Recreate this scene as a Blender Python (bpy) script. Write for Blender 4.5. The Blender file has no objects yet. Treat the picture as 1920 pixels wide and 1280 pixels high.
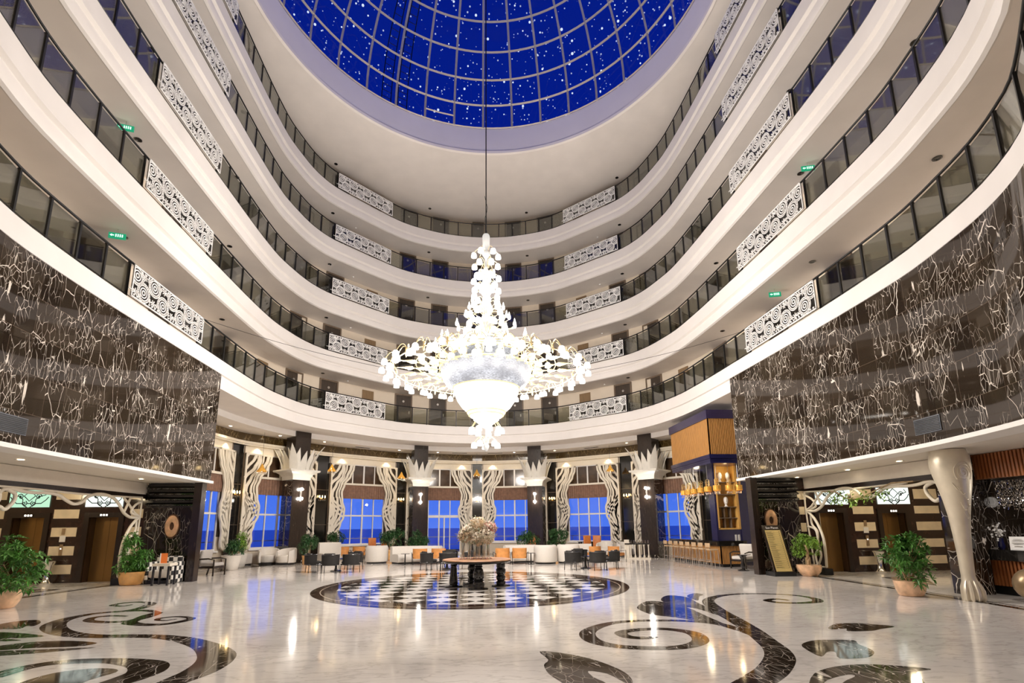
import bpy, math, random
from math import sin, cos, pi, radians, hypot, atan2, floor
from mathutils import Vector, Matrix
random.seed(7)
SC = bpy.context.scene
COL = SC.collection

# ------------------------------------------------------------------ helpers
class MB:
    """collects geometry for ONE mesh object"""
    def __init__(s):
        s.v = []; s.f = []; s.m = []; s.uv = {}
    def add(s, vs, fs, mat=0):
        o = len(s.v); s.v += [tuple(p) for p in vs]
        for f in fs:
            s.f.append(tuple(i + o for i in f)); s.m.append(mat)
        return o
    def box(s, x0, x1, y0, y1, z0, z1, mat=0):
        vs = [(x0,y0,z0),(x1,y0,z0),(x1,y1,z0),(x0,y1,z0),(x0,y0,z1),(x1,y0,z1),(x1,y1,z1),(x0,y1,z1)]
        s.add(vs, [(3,2,1,0),(4,5,6,7),(0,1,5,4),(1,2,6,5),(2,3,7,6),(3,0,4,7)], mat)
    def obox(s, c, size, rz=0.0, mat=0, tilt=None):
        hx, hy, hz = size[0]/2, size[1]/2, size[2]/2
        M = Matrix.Rotation(rz, 3, 'Z')
        if tilt: M = M @ Matrix.Rotation(tilt[1], 3, tilt[0])
        vs = [Vector(c) + M @ Vector((a*hx, b*hy, d*hz)) for d in (-1,1) for a,b in ((-1,-1),(1,-1),(1,1),(-1,1))]
        s.add(vs, [(3,2,1,0),(4,5,6,7),(0,1,5,4),(1,2,6,5),(2,3,7,6),(3,0,4,7)], mat)
    def rbox(s, c, size, r, rz=0.0, mat=0, n=3, tilt=None, ez=True):
        """rounded box: a super-ellipse style cushion"""
        hx, hy, hz = size[0]/2, size[1]/2, size[2]/2
        r = min(r, hx, hy, hz)
        M = Matrix.Rotation(rz, 3, 'Z')
        if tilt: M = M @ Matrix.Rotation(tilt[1], 3, tilt[0])
        rows = []
        for k in range(2*n + 2):
            if k <= n: a = -pi/2 + pi/2*k/n; zc = -(hz - r)
            else: a = pi/2*(k-n-1)/n; zc = hz - r
            ring = []
            for q in range(4):
                for j in range(n+1):
                    b = q*pi/2 + pi/2*j/n
                    cx = (hx-r)*(1 if q in (0,3) else -1); cy = (hy-r)*(1 if q in (0,1) else -1)
                    ring.append(Vector(c) + M @ Vector((cx + r*cos(a)*cos(b), cy + r*cos(a)*sin(b), zc + r*sin(a))))
            rows.append(ring)
        s.loft(rows, True, mat, caps=True)
    def loft(s, rows, closed=True, mat=0, caps=False, loop=False):
        n = len(rows[0]); o = len(s.v)
        for r in rows: s.v += [tuple(p) for p in r]
        R = len(rows)
        for i in range(R if loop else R-1):
            i2 = (i+1) % R
            for j in range(n if closed else n-1):
                j2 = (j+1) % n
                s.f.append((o+i*n+j, o+i*n+j2, o+i2*n+j2, o+i2*n+j)); s.m.append(mat)
        if caps:
            s.f.append(tuple(o+j for j in range(n-1,-1,-1))); s.m.append(mat)
            s.f.append(tuple(o+(R-1)*n+j for j in range(n))); s.m.append(mat)
    def tube(s, pts, r, n=6, mat=0, closed=False, caps=True):
        pts = [Vector(p) for p in pts]; N = len(pts)
        rr = r if isinstance(r, (list, tuple)) else [r]*N
        rows = []; prev = None
        for i, p in enumerate(pts):
            a = pts[i-1] if (i > 0 or closed) else p
            b = pts[(i+1) % N] if (i < N-1 or closed) else p
            t = (b - a)
            if t.length < 1e-9: t = Vector((0,0,1))
            t.normalize()
            if prev is None:
                u = t.cross(Vector((0,0,1)))
                if u.length < 1e-4: u = t.cross(Vector((1,0,0)))
            else:
                u = prev - t*prev.dot(t)
                if u.length < 1e-6: u = t.cross(Vector((1,0,0)))
            u.normalize(); w = t.cross(u); prev = u
            rows.append([p + (u*cos(2*pi*k/n) + w*sin(2*pi*k/n))*rr[i] for k in range(n)])
        s.loft(rows, True, mat, caps=(caps and not closed), loop=closed)
    def lathe(s, prof, n=16, c=(0,0,0), mat=0, sx=1.0, sy=1.0, caps=True, a0=0.0):
        rows = [[(c[0]+r*cos(2*pi*k/n+a0)*sx, c[1]+r*sin(2*pi*k/n+a0)*sy, c[2]+z) for k in range(n)] for r, z in prof]
        s.loft(rows, True, mat, caps=caps)
    def ball(s, c, r, n=10, mat=0, sz=1.0):
        m = max(4, n//2)
        s.lathe([(max(1e-4, r*sin(pi*k/m)), -r*sz*cos(pi*k/m)) for k in range(m+1)], n, c, mat)
    def prism(s, poly, z0, z1, mat=0):
        """poly: 2d points (x,y) -> vertical prism"""
        n = len(poly); o = len(s.v)
        a = sum(poly[i][0]*poly[(i+1)%n][1]-poly[(i+1)%n][0]*poly[i][1] for i in range(n))
        if a < 0: poly = poly[::-1]
        s.v += [(p[0],p[1],z0) for p in poly] + [(p[0],p[1],z1) for p in poly]
        s.f.append(tuple(range(o+n-1,o-1,-1))); s.m.append(mat)
        s.f.append(tuple(range(o+n,o+2*n))); s.m.append(mat)
        for i in range(n):
            j = (i+1) % n
            s.f.append((o+i,o+j,o+n+j,o+n+i)); s.m.append(mat)
    def extr(s, poly, O, U, V, t, mat=0):
        """polygon (u,v) in frame O,U,V extruded by vector t"""
        O=Vector(O); U=Vector(U); V=Vector(V); t=Vector(t)
        n=len(poly); o=len(s.v)
        a = sum(poly[i][0]*poly[(i+1)%n][1]-poly[(i+1)%n][0]*poly[i][1] for i in range(n))
        if (a < 0) != (U.cross(V).dot(t) < 0): poly = poly[::-1]
        P=[O+U*u+V*v for u,v in poly]
        s.v += [tuple(p) for p in P]+[tuple(p+t) for p in P]
        s.f.append(tuple(range(o+n-1,o-1,-1))); s.m.append(mat)
        s.f.append(tuple(range(o+n,o+2*n))); s.m.append(mat)
        for i in range(n):
            j=(i+1)%n
            s.f.append((o+i,o+j,o+n+j,o+n+i)); s.m.append(mat)
    def strip(s, pts, w, O, U, V, t, mat=0, closed=False):
        """flat ribbon of width w (number or list) along 2d pts in plane O,U,V extruded by t"""
        O=Vector(O); U=Vector(U); V=Vector(V); t=Vector(t)
        N=len(pts); ww=w if isinstance(w,(list,tuple)) else [w]*N
        rows=[]
        for i,(u,v) in enumerate(pts):
            a=pts[i-1] if (i>0 or closed) else pts[i]; b=pts[(i+1)%N] if (i<N-1 or closed) else pts[i]
            tx,ty=b[0]-a[0],b[1]-a[1]; l=hypot(tx,ty) or 1
            nx,ny=-ty/l*ww[i]/2,tx/l*ww[i]/2
            A=O+U*(u+nx)+V*(v+ny); B=O+U*(u-nx)+V*(v-ny)
            rows.append([A,B,B+t,A+t])
        s.loft(rows,True,mat,caps=not closed,loop=closed)
    def build(s, name, mats, parent=None, smooth=False, loc=(0,0,0), ang=40):
        me = bpy.data.meshes.new(name)
        me.from_pydata(s.v, [], s.f)
        if not isinstance(mats, (list, tuple)): mats = [mats]
        for m in mats: me.materials.append(m)
        if len(mats) > 1: me.polygons.foreach_set('material_index', s.m)
        if s.uv:
            ul = me.uv_layers.new(name='UVMap')
            for p in me.polygons:
                for li in p.loop_indices:
                    ul.data[li].uv = s.uv.get(me.loops[li].vertex_index, (0,0))
        me.update()
        if smooth:
            me.shade_smooth()
            try: me.set_sharp_from_angle(angle=radians(ang))
            except Exception: pass
        o = bpy.data.objects.new(name, me); COL.objects.link(o)
        o.location = loc
        if parent: o.parent = parent
        return o

def tag(o, label, cat, group=None, kind=None):
    o['label'] = label; o['category'] = cat
    if group: o['group'] = group
    if kind: o['kind'] = kind
    return o
def struct(o, label=None, cat=None):
    o['kind'] = 'structure'
    if label: o['label'] = label; o['category'] = cat
    return o
def thing(name, label, cat, loc=(0,0,0), rz=0.0, group=None):
    o = bpy.data.objects.new(name, None); COL.objects.link(o)
    o.empty_display_size = 0.1
    o.location = loc; o.rotation_euler = (0,0,rz)
    return tag(o, label, cat, group)
def dup(root, loc=None, rz=None, label=None, group=None):
    def cp(o, par):
        c = o.copy(); COL.objects.link(c)
        if par: c.parent = par
        for ch in kids.get(o.name, []): cp(ch, c)
        return c
    kids = {}
    def walk(o):
        kids[o.name] = list(o.children)
        for c in o.children: walk(c)
    walk(root)
    r = cp(root, None)
    if loc is not None: r.location = loc
    if rz is not None: r.rotation_euler = (0,0,rz)
    if label: r['label'] = label
    if group: r['group'] = group
    return r
def light(kind, name, loc, power, color=(1,.85,.66), size=.05, rot=(0,0,0), spot=None, blend=.6):
    l = bpy.data.lights.new(name, kind); l.energy = power; l.color = color
    if kind in ('POINT','SPOT'): l.shadow_soft_size = size
    if kind == 'SPOT': l.spot_size = spot; l.spot_blend = blend
    if kind == 'AREA': l.size = size
    o = bpy.data.objects.new(name, l); COL.objects.link(o); o.location = loc; o.rotation_euler = rot
    return o

# ------------------------------------------------------------------ materials
def nmat(name):
    m = bpy.data.materials.new(name); m.use_nodes = True
    nt = m.node_tree
    return m, nt, nt.nodes['Principled BSDF']
def node(nt, typ, ins=None, **kw):
    n = nt.nodes.new(typ)
    for k, v in kw.items(): setattr(n, k, v)
    for k, v in (ins or {}).items():
        if hasattr(v, 'links'): nt.links.new(v, n.inputs[k])
        else: n.inputs[k].default_value = v
    return n
def ramp(nt, fac, stops):
    r = nt.nodes.new('ShaderNodeValToRGB'); nt.links.new(fac, r.inputs['Fac'])
    e = r.color_ramp.elements
    while len(e) > 1: e.remove(e[0])
    e[0].position = stops[0][0]; e[0].color = (*stops[0][1], 1)
    for p, c in stops[1:]:
        q = e.new(p); q.color = (*c, 1)
    return r.outputs['Color']
def math_(nt, op, a, b=None, c=None):
    n = nt.nodes.new('ShaderNodeMath'); n.operation = op
    for i, v in enumerate((a, b, c)):
        if v is None: continue
        if hasattr(v, 'links'): nt.links.new(v, n.inputs[i])
        else: n.inputs[i].default_value = v
    return n.outputs[0]
def mat(name, col, rough=.5, metal=0.0, var=.12, scale=6.0, bump=0.0, ior=None, coat=0.0, stretch=(1,1,1), sheen=0.0):
    """procedural surface: base colour broken up by noise"""
    m, nt, p = nmat(name)
    tc = node(nt, 'ShaderNodeTexCoord')
    mp = node(nt, 'ShaderNodeMapping', {'Vector': tc.outputs['Object'], 'Scale': stretch})
    n = node(nt, 'ShaderNodeTexNoise', {'Vector': mp.outputs[0], 'Scale': scale, 'Detail': 4.0})
    lo = tuple(max(0, c*(1-var)) for c in col); hi = tuple(min(1, c*(1+var)) for c in col)
    nt.links.new(ramp(nt, n.outputs['Fac'], [(.3, lo), (.7, hi)]), p.inputs['Base Color'])
    p.inputs['Roughness'].default_value = rough; p.inputs['Metallic'].default_value = metal
    if ior: p.inputs['IOR'].default_value = ior
    if coat: p.inputs['Coat Weight'].default_value = coat; p.inputs['Coat Roughness'].default_value = .08
    if bump:
        b = node(nt, 'ShaderNodeBump', {'Height': n.outputs['Fac'], 'Strength': bump, 'Distance': .02})
        nt.links.new(b.outputs[0], p.inputs['Normal'])
    return m
def emit(name, col, strength, sample=False):
    m, nt, p = nmat(name)
    p.inputs['Base Color'].default_value = (col[0]*.08, col[1]*.08, col[2]*.08, 1)
    p.inputs['Emission Color'].default_value = (*col, 1)
    p.inputs['Emission Strength'].default_value = strength
    if not sample:
        try: m.cycles.emission_sampling = 'NONE'
        except Exception: pass
    return m
def glass(name, tint=(.9,.93,.9), refl=.12, rough=.02):
    m, nt, p = nmat(name)
    out = nt.nodes['Material Output']
    t = node(nt, 'ShaderNodeBsdfTransparent', {'Color': (*tint, 1)})
    g = node(nt, 'ShaderNodeBsdfGlossy', {'Color': (1,1,1,1), 'Roughness': rough})
    lw = node(nt, 'ShaderNodeFresnel', {'IOR': 1.5})
    f = math_(nt, 'MULTIPLY_ADD', lw.outputs[0], 1.0, refl)
    f = math_(nt, 'MINIMUM', f, .85)
    mx = nt.nodes.new('ShaderNodeMixShader')
    nt.links.new(f, mx.inputs[0]); nt.links.new(t.outputs[0], mx.inputs[1]); nt.links.new(g.outputs[0], mx.inputs[2])
    nt.links.new(mx.outputs[0], out.inputs['Surface'])
    return m
def marble_dark(name, base=(.018,.012,.008), vein=(.72,.66,.58), tile=(.55,.8), use_uv=True, amount=1.0, rough=.035, ior=1.55, joints=True, brown=.5):
    """polished black marble with white veins, cut in tiles"""
    m, nt, p = nmat(name)
    tc = node(nt, 'ShaderNodeTexCoord')
    src = tc.outputs['UV'] if use_uv else tc.outputs['Object']
    sep = node(nt, 'ShaderNodeSeparateXYZ', {'Vector': src})
    u, v = sep.outputs[0], sep.outputs[1]
    if joints:
        tu = math_(nt, 'DIVIDE', u, tile[0]); tv = math_(nt, 'DIVIDE', v, tile[1])
        fu = math_(nt, 'FLOOR', tu); fv = math_(nt, 'FLOOR', tv)
        cmb = node(nt, 'ShaderNodeCombineXYZ', {'X': fu, 'Y': fv})
        wn = node(nt, 'ShaderNodeTexWhiteNoise', {'Vector': cmb.outputs[0]})
        off = node(nt, 'ShaderNodeVectorMath', {0: wn.outputs['Color'], 1: (37.0, 23.0, 51.0)}, operation='MULTIPLY')
        vec = node(nt, 'ShaderNodeVectorMath', {0: src, 1: off.outputs[0]}, operation='ADD').outputs[0]
    else:
        vec = src
    dn = node(nt, 'ShaderNodeTexNoise', {'Vector': vec, 'Scale': 2.2, 'Detail': 3.0})
    ds = node(nt, 'ShaderNodeVectorMath', {0: dn.outputs['Color'], 1: (.16, .16, .16)}, operation='MULTIPLY')
    wv = node(nt, 'ShaderNodeVectorMath', {0: vec, 1: ds.outputs[0]}, operation='ADD').outputs[0]
    def cracks(sc, rot, w):
        mp = node(nt, 'ShaderNodeMapping', {'Vector': wv, 'Scale': sc, 'Rotation': (0,0,rot)})
        v = node(nt, 'ShaderNodeTexVoronoi', {'Vector': mp.outputs[0], 'Scale': 1.0}, feature='DISTANCE_TO_EDGE')
        return ramp(nt, v.outputs['Distance'], [(w*.35, (1,1,1)), (w, (0,0,0))])
    def mask(sc, lo, hi, off=0.0):
        n = node(nt, 'ShaderNodeTexNoise', {'Vector': node(nt, 'ShaderNodeMapping', {'Vector': vec, 'Location': (off,off,0)}).outputs[0], 'Scale': sc, 'Detail': 2.0})
        return ramp(nt, n.outputs['Fac'], [(lo, (0,0,0)), (hi, (1,1,1))])
    v1 = math_(nt, 'MULTIPLY', cracks((3.4, .95, 1.5), .24, .011*amount), mask(.8, .45, .56))
    v2 = math_(nt, 'MULTIPLY', cracks((9.0, 4.0, 3.0), -.45, .022*amount), mask(1.1, .46, .57, 7.3))
    v2 = math_(nt, 'MULTIPLY', v2, .75)
    mp3 = node(nt, 'ShaderNodeMapping', {'Vector': vec, 'Scale': (5.0, .75, 2.5), 'Rotation': (0,0,.2)})
    n3 = node(nt, 'ShaderNodeTexNoise', {'Vector': mp3.outputs[0], 'Scale': 1.1, 'Detail': 5.0, 'Roughness': .55})
    v3 = ramp(nt, n3.outputs['Fac'], [(.675, (0,0,0)), (.70, (1,1,1))])
    a = math_(nt, 'MAXIMUM', v2, v1); a = math_(nt, 'MAXIMUM', a, v3)
    mix = node(nt, 'ShaderNodeMixRGB', {'Fac': a, 'Color1': (*base, 1), 'Color2': (*vein, 1)})
    colr = mix.outputs[0]
    if joints:
        ju = math_(nt, 'ABSOLUTE', math_(nt, 'SUBTRACT', math_(nt, 'FRACT', tu), .5))
        jv = math_(nt, 'ABSOLUTE', math_(nt, 'SUBTRACT', math_(nt, 'FRACT', tv), .5))
        j = math_(nt, 'MAXIMUM', math_(nt, 'GREATER_THAN', ju, .4935), math_(nt, 'GREATER_THAN', jv, .4935))
        br = node(nt, 'ShaderNodeMixRGB', {'Fac': math_(nt, 'MULTIPLY', wn.outputs['Value'], brown), 'Color1': colr, 'Color2': (.05,.035,.022,1)})
        mx = node(nt, 'ShaderNodeMixRGB', {'Fac': math_(nt, 'MULTIPLY', a, 1.0), 'Color1': br.outputs[0], 'Color2': (*vein,1)})
        mj = node(nt, 'ShaderNodeMixRGB', {'Fac': math_(nt, 'MULTIPLY', j, .55), 'Color1': mx.outputs[0], 'Color2': (.16,.12,.09,1)})
        colr = mj.outputs[0]
    nt.links.new(colr, p.inputs['Base Color'])
    p.inputs['Roughness'].default_value = rough; p.inputs['IOR'].default_value = ior
    return m

M = {}
M['plaster'] = mat('white_plaster_dimmed', (.735,.70,.67), .55, var=.02, scale=2)  # fascia white toned down to even out the chandelier light
M['soffit'] = mat('soffit_paint_brightened', (.86,.805,.76), .7, var=.03, scale=1.2)  # soffit white lightened to make up for the weaker light there
M['drum'] = mat('drum_paint', (.76,.72,.73), .6, var=.02, scale=1)
M['corridor'] = mat('corridor_paint', (.70,.61,.50), .7, var=.04, scale=1.5)
M['carpet'] = mat('corridor_carpet', (.25,.2,.16), .9, var=.2, scale=14)
M['black_metal'] = mat('black_powder_metal', (.012,.012,.013), .35, .4)
M['fret_white'] = mat('white_lacquer', (.82,.81,.79), .35, var=.02)
M['cream'] = mat('cream_lacquer', (.74,.68,.57), .4, var=.03, scale=3)
M['petal'] = mat('petal_lacquer', (.72,.69,.62), .35, var=.04, scale=5)
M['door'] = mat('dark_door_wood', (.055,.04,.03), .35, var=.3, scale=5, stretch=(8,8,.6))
M['door_light'] = mat('brown_door_laminate', (.23,.15,.08), .45, var=.15, scale=4, stretch=(6,6,.5))
M['door_frame'] = mat('door_frame_wood', (.16,.115,.08), .4, var=.2, scale=5, stretch=(6,6,.6))
M['steel'] = mat('brushed_steel', (.62,.6,.57), .28, .95, var=.06, scale=8)
M['chrome'] = mat('chrome', (.8,.8,.8), .1, 1.0, var=.02)
M['brass'] = mat('aged_brass', (.75,.5,.2), .25, .95, var=.15, scale=9)
M['gold'] = mat('gold_leaf', (.9,.68,.3), .28, .9, var=.12, scale=10)
M['mullion'] = mat('skylight_aluminium', (.5,.44,.36), .45, .15, var=.06, scale=4)
M['dark_wood'] = mat('wenge_veneer', (.02,.012,.008), .25, var=.45, scale=4, stretch=(7,7,.5), coat=.2)
M['black_gloss'] = mat('black_gloss_panel', (.01,.009,.008), .08, var=.2, ior=1.7)
M['black_wood'] = mat('black_lacquered_wood', (.012,.011,.011), .2, var=.2, coat=.5)
M['navy'] = mat('navy_lacquer', (.012,.012,.06), .25, var=.1, coat=.3)
M['plum'] = mat('navy_crown_moulding', (.028,.02,.06), .3, var=.1)
M['oak'] = mat('amber_oak_slats', (.50,.25,.075), .4, var=.25, scale=5, stretch=(9,9,.5))
M['oak_dark'] = mat('slat_backing', (.09,.04,.015), .6, var=.2)
M['mahog'] = mat('reddish_slats', (.32,.11,.035), .4, var=.2, scale=5, stretch=(9,9,.5))
M['shelf_oak'] = mat('shelf_oak', (.62,.36,.1), .45, var=.15, scale=4, stretch=(6,6,.6))
M['blind'] = mat('ribbed_brown_valance', (.21,.115,.075), .75, var=.2, scale=8)
M['window_white'] = mat('white_window_frame', (.78,.76,.74), .4, var=.02)
M['clere'] = mat('dark_clerestory_glass', (.06,.035,.02), .1, var=.5, scale=2.2, ior=1.6)
M['beige'] = mat('beige_wall_paint', (.60,.52,.41), .65, var=.04)
M['band'] = mat('cream_band_paint', (.78,.70,.56), .6, var=.03)
M['white_fab'] = mat('ivory_boucle', (.70,.66,.60), .85, var=.06, scale=40, bump=.3)
M['grey_fab'] = mat('grey_linen', (.42,.39,.36), .85, var=.08, scale=40, bump=.2)
M['orange'] = mat('orange_leather', (.55,.17,.035), .5, var=.12, scale=8)
M['tan'] = mat('tan_velvet', (.62,.27,.075), .6, var=.12, scale=8)
M['cane'] = mat('black_cane_weave', (.014,.012,.011), .75, var=.6, scale=60, bump=.6, stretch=(1,1,4))
M['charcoal'] = mat('charcoal_cushion', (.03,.027,.025), .9, var=.15, scale=30)
M['soil'] = mat('potting_soil', (.05,.035,.02), .9, var=.4, scale=30)
M['terracotta'] = mat('ochre_ceramic', (.66,.36,.12), .35, var=.2, scale=5, coat=.3)
M['onyx'] = mat('peach_onyx_stone', (.72,.46,.28), .25, var=.35, scale=4, coat=.4)
M['leaf'] = mat('green_leaf', (.075,.22,.035), .4, var=.55, scale=5)
M['leaf_dark'] = mat('dark_green_leaf', (.035,.105,.03), .45, var=.5, scale=5)
M['leaf_lime'] = mat('light_green_leaf', (.2,.36,.05), .4, var=.4, scale=5)
M['bark'] = mat('pale_bark', (.42,.3,.17), .8, var=.3, scale=12)
M['champagne'] = mat('champagne_paint', (.66,.59,.46), .32, .25, var=.1, scale=2.5)
M['table_top'] = mat('copper_brown_tabletop', (.42,.22,.11), .38, var=.3, scale=4)
M['paper'] = mat('white_card', (.85,.84,.82), .6, var=.02)
M['paper_y'] = mat('pale_yellow_print', (.72,.56,.22), .5, var=.06)
M['ink'] = mat('black_print', (.03,.025,.02), .6, var=.1)
M['orange_card'] = mat('orange_card', (.85,.22,.04), .5, var=.06)
M['emblem'] = mat('copper_emblem', (.78,.48,.27), .35, .2, var=.2, scale=7)
M['bust'] = mat('white_ceramic_bust', (.82,.8,.77), .35, var=.03)
M['stool_leg'] = mat('silver_tube', (.7,.66,.6), .25, .8, var=.05)
M['stool_seat'] = mat('tan_stool_leather', (.55,.38,.22), .5, var=.1)
M['glassv'] = glass('clear_vase_glass', (.93,.92,.9), .08)
M['glass_rail'] = glass('balustrade_glass', (.70,.71,.66), .03)
M['glass_win'] = glass('window_glass', (.95,.97,1.0), .03)
M['glass_dome'] = glass('skylight_glass', (.95,.97,1.0), -.035)
M['crystal'] = glass('crystal_drops', (.95,.95,.95), .35, .08)
M['rubber'] = mat('black_plinth', (.01,.01,.01), .4)
M['fl_white'] = mat('ivory_bloom', (.82,.74,.62), .6, var=.12, scale=30)
M['fl_cream'] = mat('cream_bloom', (.78,.62,.42), .6, var=.12, scale=30)
M['fl_pink'] = mat('blush_bloom', (.66,.36,.3), .6, var=.15, scale=30)
M['fl_sage'] = mat('sage_stem', (.42,.48,.36), .6, var=.2, scale=20)
M['tile_cream'] = mat('cream_marble_block', (.80,.69,.50), .2, var=.1, scale=3, ior=1.5)
M['tile_black'] = mat('brown_black_marble_block', (.03,.014,.009), .12, var=.4, scale=4, ior=1.6)
M['lift_door'] = mat('bronze_lift_door', (.30,.17,.055), .3, .75, var=.08, scale=3, stretch=(1,1,.3))
M['bronze'] = mat('bronze_ball', (.45,.33,.2), .3, .6, var=.1)
M['bulb'] = emit('lit_bulb_glass', (1,.95,.88), 3.0)
M['bulb_off'] = mat('unlit_bulb_glass', (.75,.72,.66), .15, var=.05)
M['bowl'] = emit('lit_crystal_bowl', (1,.96,.90), .55)
M['bowl2'] = emit('lit_inner_crystal', (1,.97,.92), 1.5)
M['warm'] = emit('warm_lamp', (1,.72,.34), 14)
M['warm2'] = emit('warm_downlight', (1,.84,.6), 22)
M['white_lamp'] = emit('white_wall_globe', (1,.95,.88), 60)
M['fan_lit'] = emit('lit_fanlight_glass', (.9,1,.92), 1.15)
M['fan_lit_g'] = emit('lit_fanlight_green', (.55,.92,.66), .95)
M['exit_green'] = emit('exit_sign_face', (.01,.42,.2), .8)
M['exit_white'] = emit('exit_pictogram', (.55,1,.75), 2.0)
M['lcd'] = emit('lift_display', (1,.9,.8), 2.5)
M['amber'] = mat('amber_glass_shade', (.85,.45,.08), .15, .3, var=.2, scale=8)
M['marble_wall'] = marble_dark('veined_black_marble', amount=1.0)
M['marble_plain'] = marble_dark('veined_black_slab', tile=(3,3), use_uv=False, joints=False, amount=1.0, ior=1.6)
# ------------------------------------------------------------------ camera
yaw, pitch, roll = -.0854, radians(10.831), .0106
cam = bpy.data.cameras.new('camera'); co = bpy.data.objects.new('camera', cam); COL.objects.link(co)
fwd = Vector((sin(-yaw)*cos(pitch), cos(yaw)*cos(pitch), sin(pitch)))
R0 = Vector((cos(yaw), sin(yaw), 0)); U0 = R0.cross(fwd)
Rr = R0*cos(roll) - U0*sin(roll); Ur = R0*sin(roll) + U0*cos(roll)
Mx = Matrix((Rr, Ur, -fwd)).transposed().to_4x4()
Mx.translation = Vector((-.556, -15.31, 1.65))
co.matrix_world = Mx
cam.sensor_width = 36; cam.lens = 944.07*36/1920; cam.shift_y = 167.3/1920; cam.clip_start = .05; cam.clip_end = 20000
SC.camera = co
SC.view_settings.view_transform = 'Standard'; SC.view_settings.look = 'None'
SC.view_settings.gamma = 1; SC.view_settings.use_curve_mapping = False
SC.view_settings.exposure = 0.0
SC.cycles.use_denoising = True
SC.cycles.use_adaptive_sampling = True; SC.cycles.adaptive_threshold = .02
SC.cycles.max_bounces = 8; SC.cycles.diffuse_bounces = 5; SC.cycles.glossy_bounces = 4
SC.cycles.transparent_max_bounces = 16; SC.cycles.transmission_bounces = 4
SC.cycles.sample_clamp_indirect = 6; SC.cycles.caustics_reflective = False; SC.cycles.caustics_refractive = False
SC.cycles.blur_glossy = .3

# ------------------------------------------------------------------ dusk sky
w = bpy.data.worlds.new('dusk_sky'); SC.world = w; w.use_nodes = True
nt = w.node_tree; bg = nt.nodes['Background']
tc = node(nt, 'ShaderNodeTexCoord'); sp = node(nt, 'ShaderNodeSeparateXYZ', {'Vector': tc.outputs['Generated']})
base = ramp(nt, sp.outputs[2], [(0, (.085,.21,.92)), (.12, (.06,.17,.85)), (.3, (.02,.075,.6)), (.55, (.0012,.012,.25)), (1, (.001,.009,.2))])
vo = node(nt, 'ShaderNodeTexVoronoi', {'Vector': tc.outputs['Generated'], 'Scale': 100.0})
vs = node(nt, 'ShaderNodeTexVoronoi', {'Vector': tc.outputs['Generated'], 'Scale': 190.0})
def pane_glints(v, thr, keep):  # specks painted in the sky for lamp reflections in the dome panes
    rnd = node(nt, 'ShaderNodeSeparateColor', {'Color': v.outputs['Color']})
    a = math_(nt, 'LESS_THAN', v.outputs['Distance'], math_(nt, 'MULTIPLY', rnd.outputs[1], thr))
    return math_(nt, 'MULTIPLY', a, math_(nt, 'GREATER_THAN', rnd.outputs[0], keep))
st = math_(nt, 'ADD', pane_glints(vo, .2, .15), math_(nt, 'MULTIPLY', pane_glints(vs, .24, .15), .55))
st = math_(nt, 'MULTIPLY', st, math_(nt, 'GREATER_THAN', sp.outputs[2], .5))
add = node(nt, 'ShaderNodeMixRGB', {'Fac': st, 'Color1': base, 'Color2': (.75,.85,1.1,1)})
nt.links.new(add.outputs[0], bg.inputs['Color']); bg.inputs['Strength'].default_value = 1.0

# ------------------------------------------------------------------ atrium outline (plan of the gallery edge)
CX, CY = -.04, .745
_h = [(0,17.5),(1,17.45),(2,17.3),(3,17.02),(4.1,16.6),(5.05,16.1),(5.75,15.55),(7.25,14.15),(8.65,12.75),(9.15,12.0),(9.55,11.1),(9.85,10),(10.1,8.8),(10.2,7.5),(10.25,6),(10.27,4),(10.28,2)]
_h = [(x*.9275, y*.9275-1.11) for x, y in _h]
_q = _h + [(x, 2*CY-y) for x, y in _h[-2::-1]]
_q = _q + [(-x, y) for x, y in _q[-2:0:-1]]
OUT = []
for i in range(len(_q)):
    a, b, c_, d = (Vector((*_q[(i+k) % len(_q)],)) for k in (-1, 0, 1, 2))
    for j in range(12):
        t = j/12
        OUT.append(.5*((2*b)+(c_-a)*t+(2*a-5*b+4*c_-d)*t*t+(3*b-a-3*c_+d)*t**3) + Vector((CX, 0)))
NO = len(OUT)
ONRM = []
for i in range(NO):
    t = (OUT[(i+1) % NO]-OUT[i-1]).normalized(); ONRM.append(Vector((-t.y, t.x)))
OS = [0.0]
for i in range(NO): OS.append(OS[-1] + (OUT[(i+1) % NO]-OUT[i]).length)
PER = OS[-1]
import bisect
def OP(s, d=0.0):
    """point at arc length s (0 = back centre, + to the right), d metres outward; and the outward normal"""
    s = s % PER
    i = max(0, min(NO-1, bisect.bisect_right(OS, s)-1)); t = (s-OS[i])/(OS[i+1]-OS[i]); j = (i+1) % NO
    n = (ONRM[i]*(1-t)+ONRM[j]*t).normalized()
    p = OUT[i]*(1-t)+OUT[j]*t
    return p + n*d, n
def s_at_angle(deg, d=0.0):
    """arc length where the bearing from the plan centre is deg (0 = back, + right)"""
    best = None
    for k in range(1200):
        s = (k/1200-.5)*PER; p, _ = OP(s, d)
        e = abs((math.degrees(atan2(p.x-CX, p.y-CY))-deg+180) % 360-180)
        if best is None or e < best[0]: best = (e, s)
    return best[1]
def s_at_y(y, side):
    best = None
    for k in range(1200):
        s = side*k/1200*PER/2; p, _ = OP(s)
        e = abs(p.y-y)
        if k > 250 and (best is None or e < best[0]): best = (e, s)
    return best[1]
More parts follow.
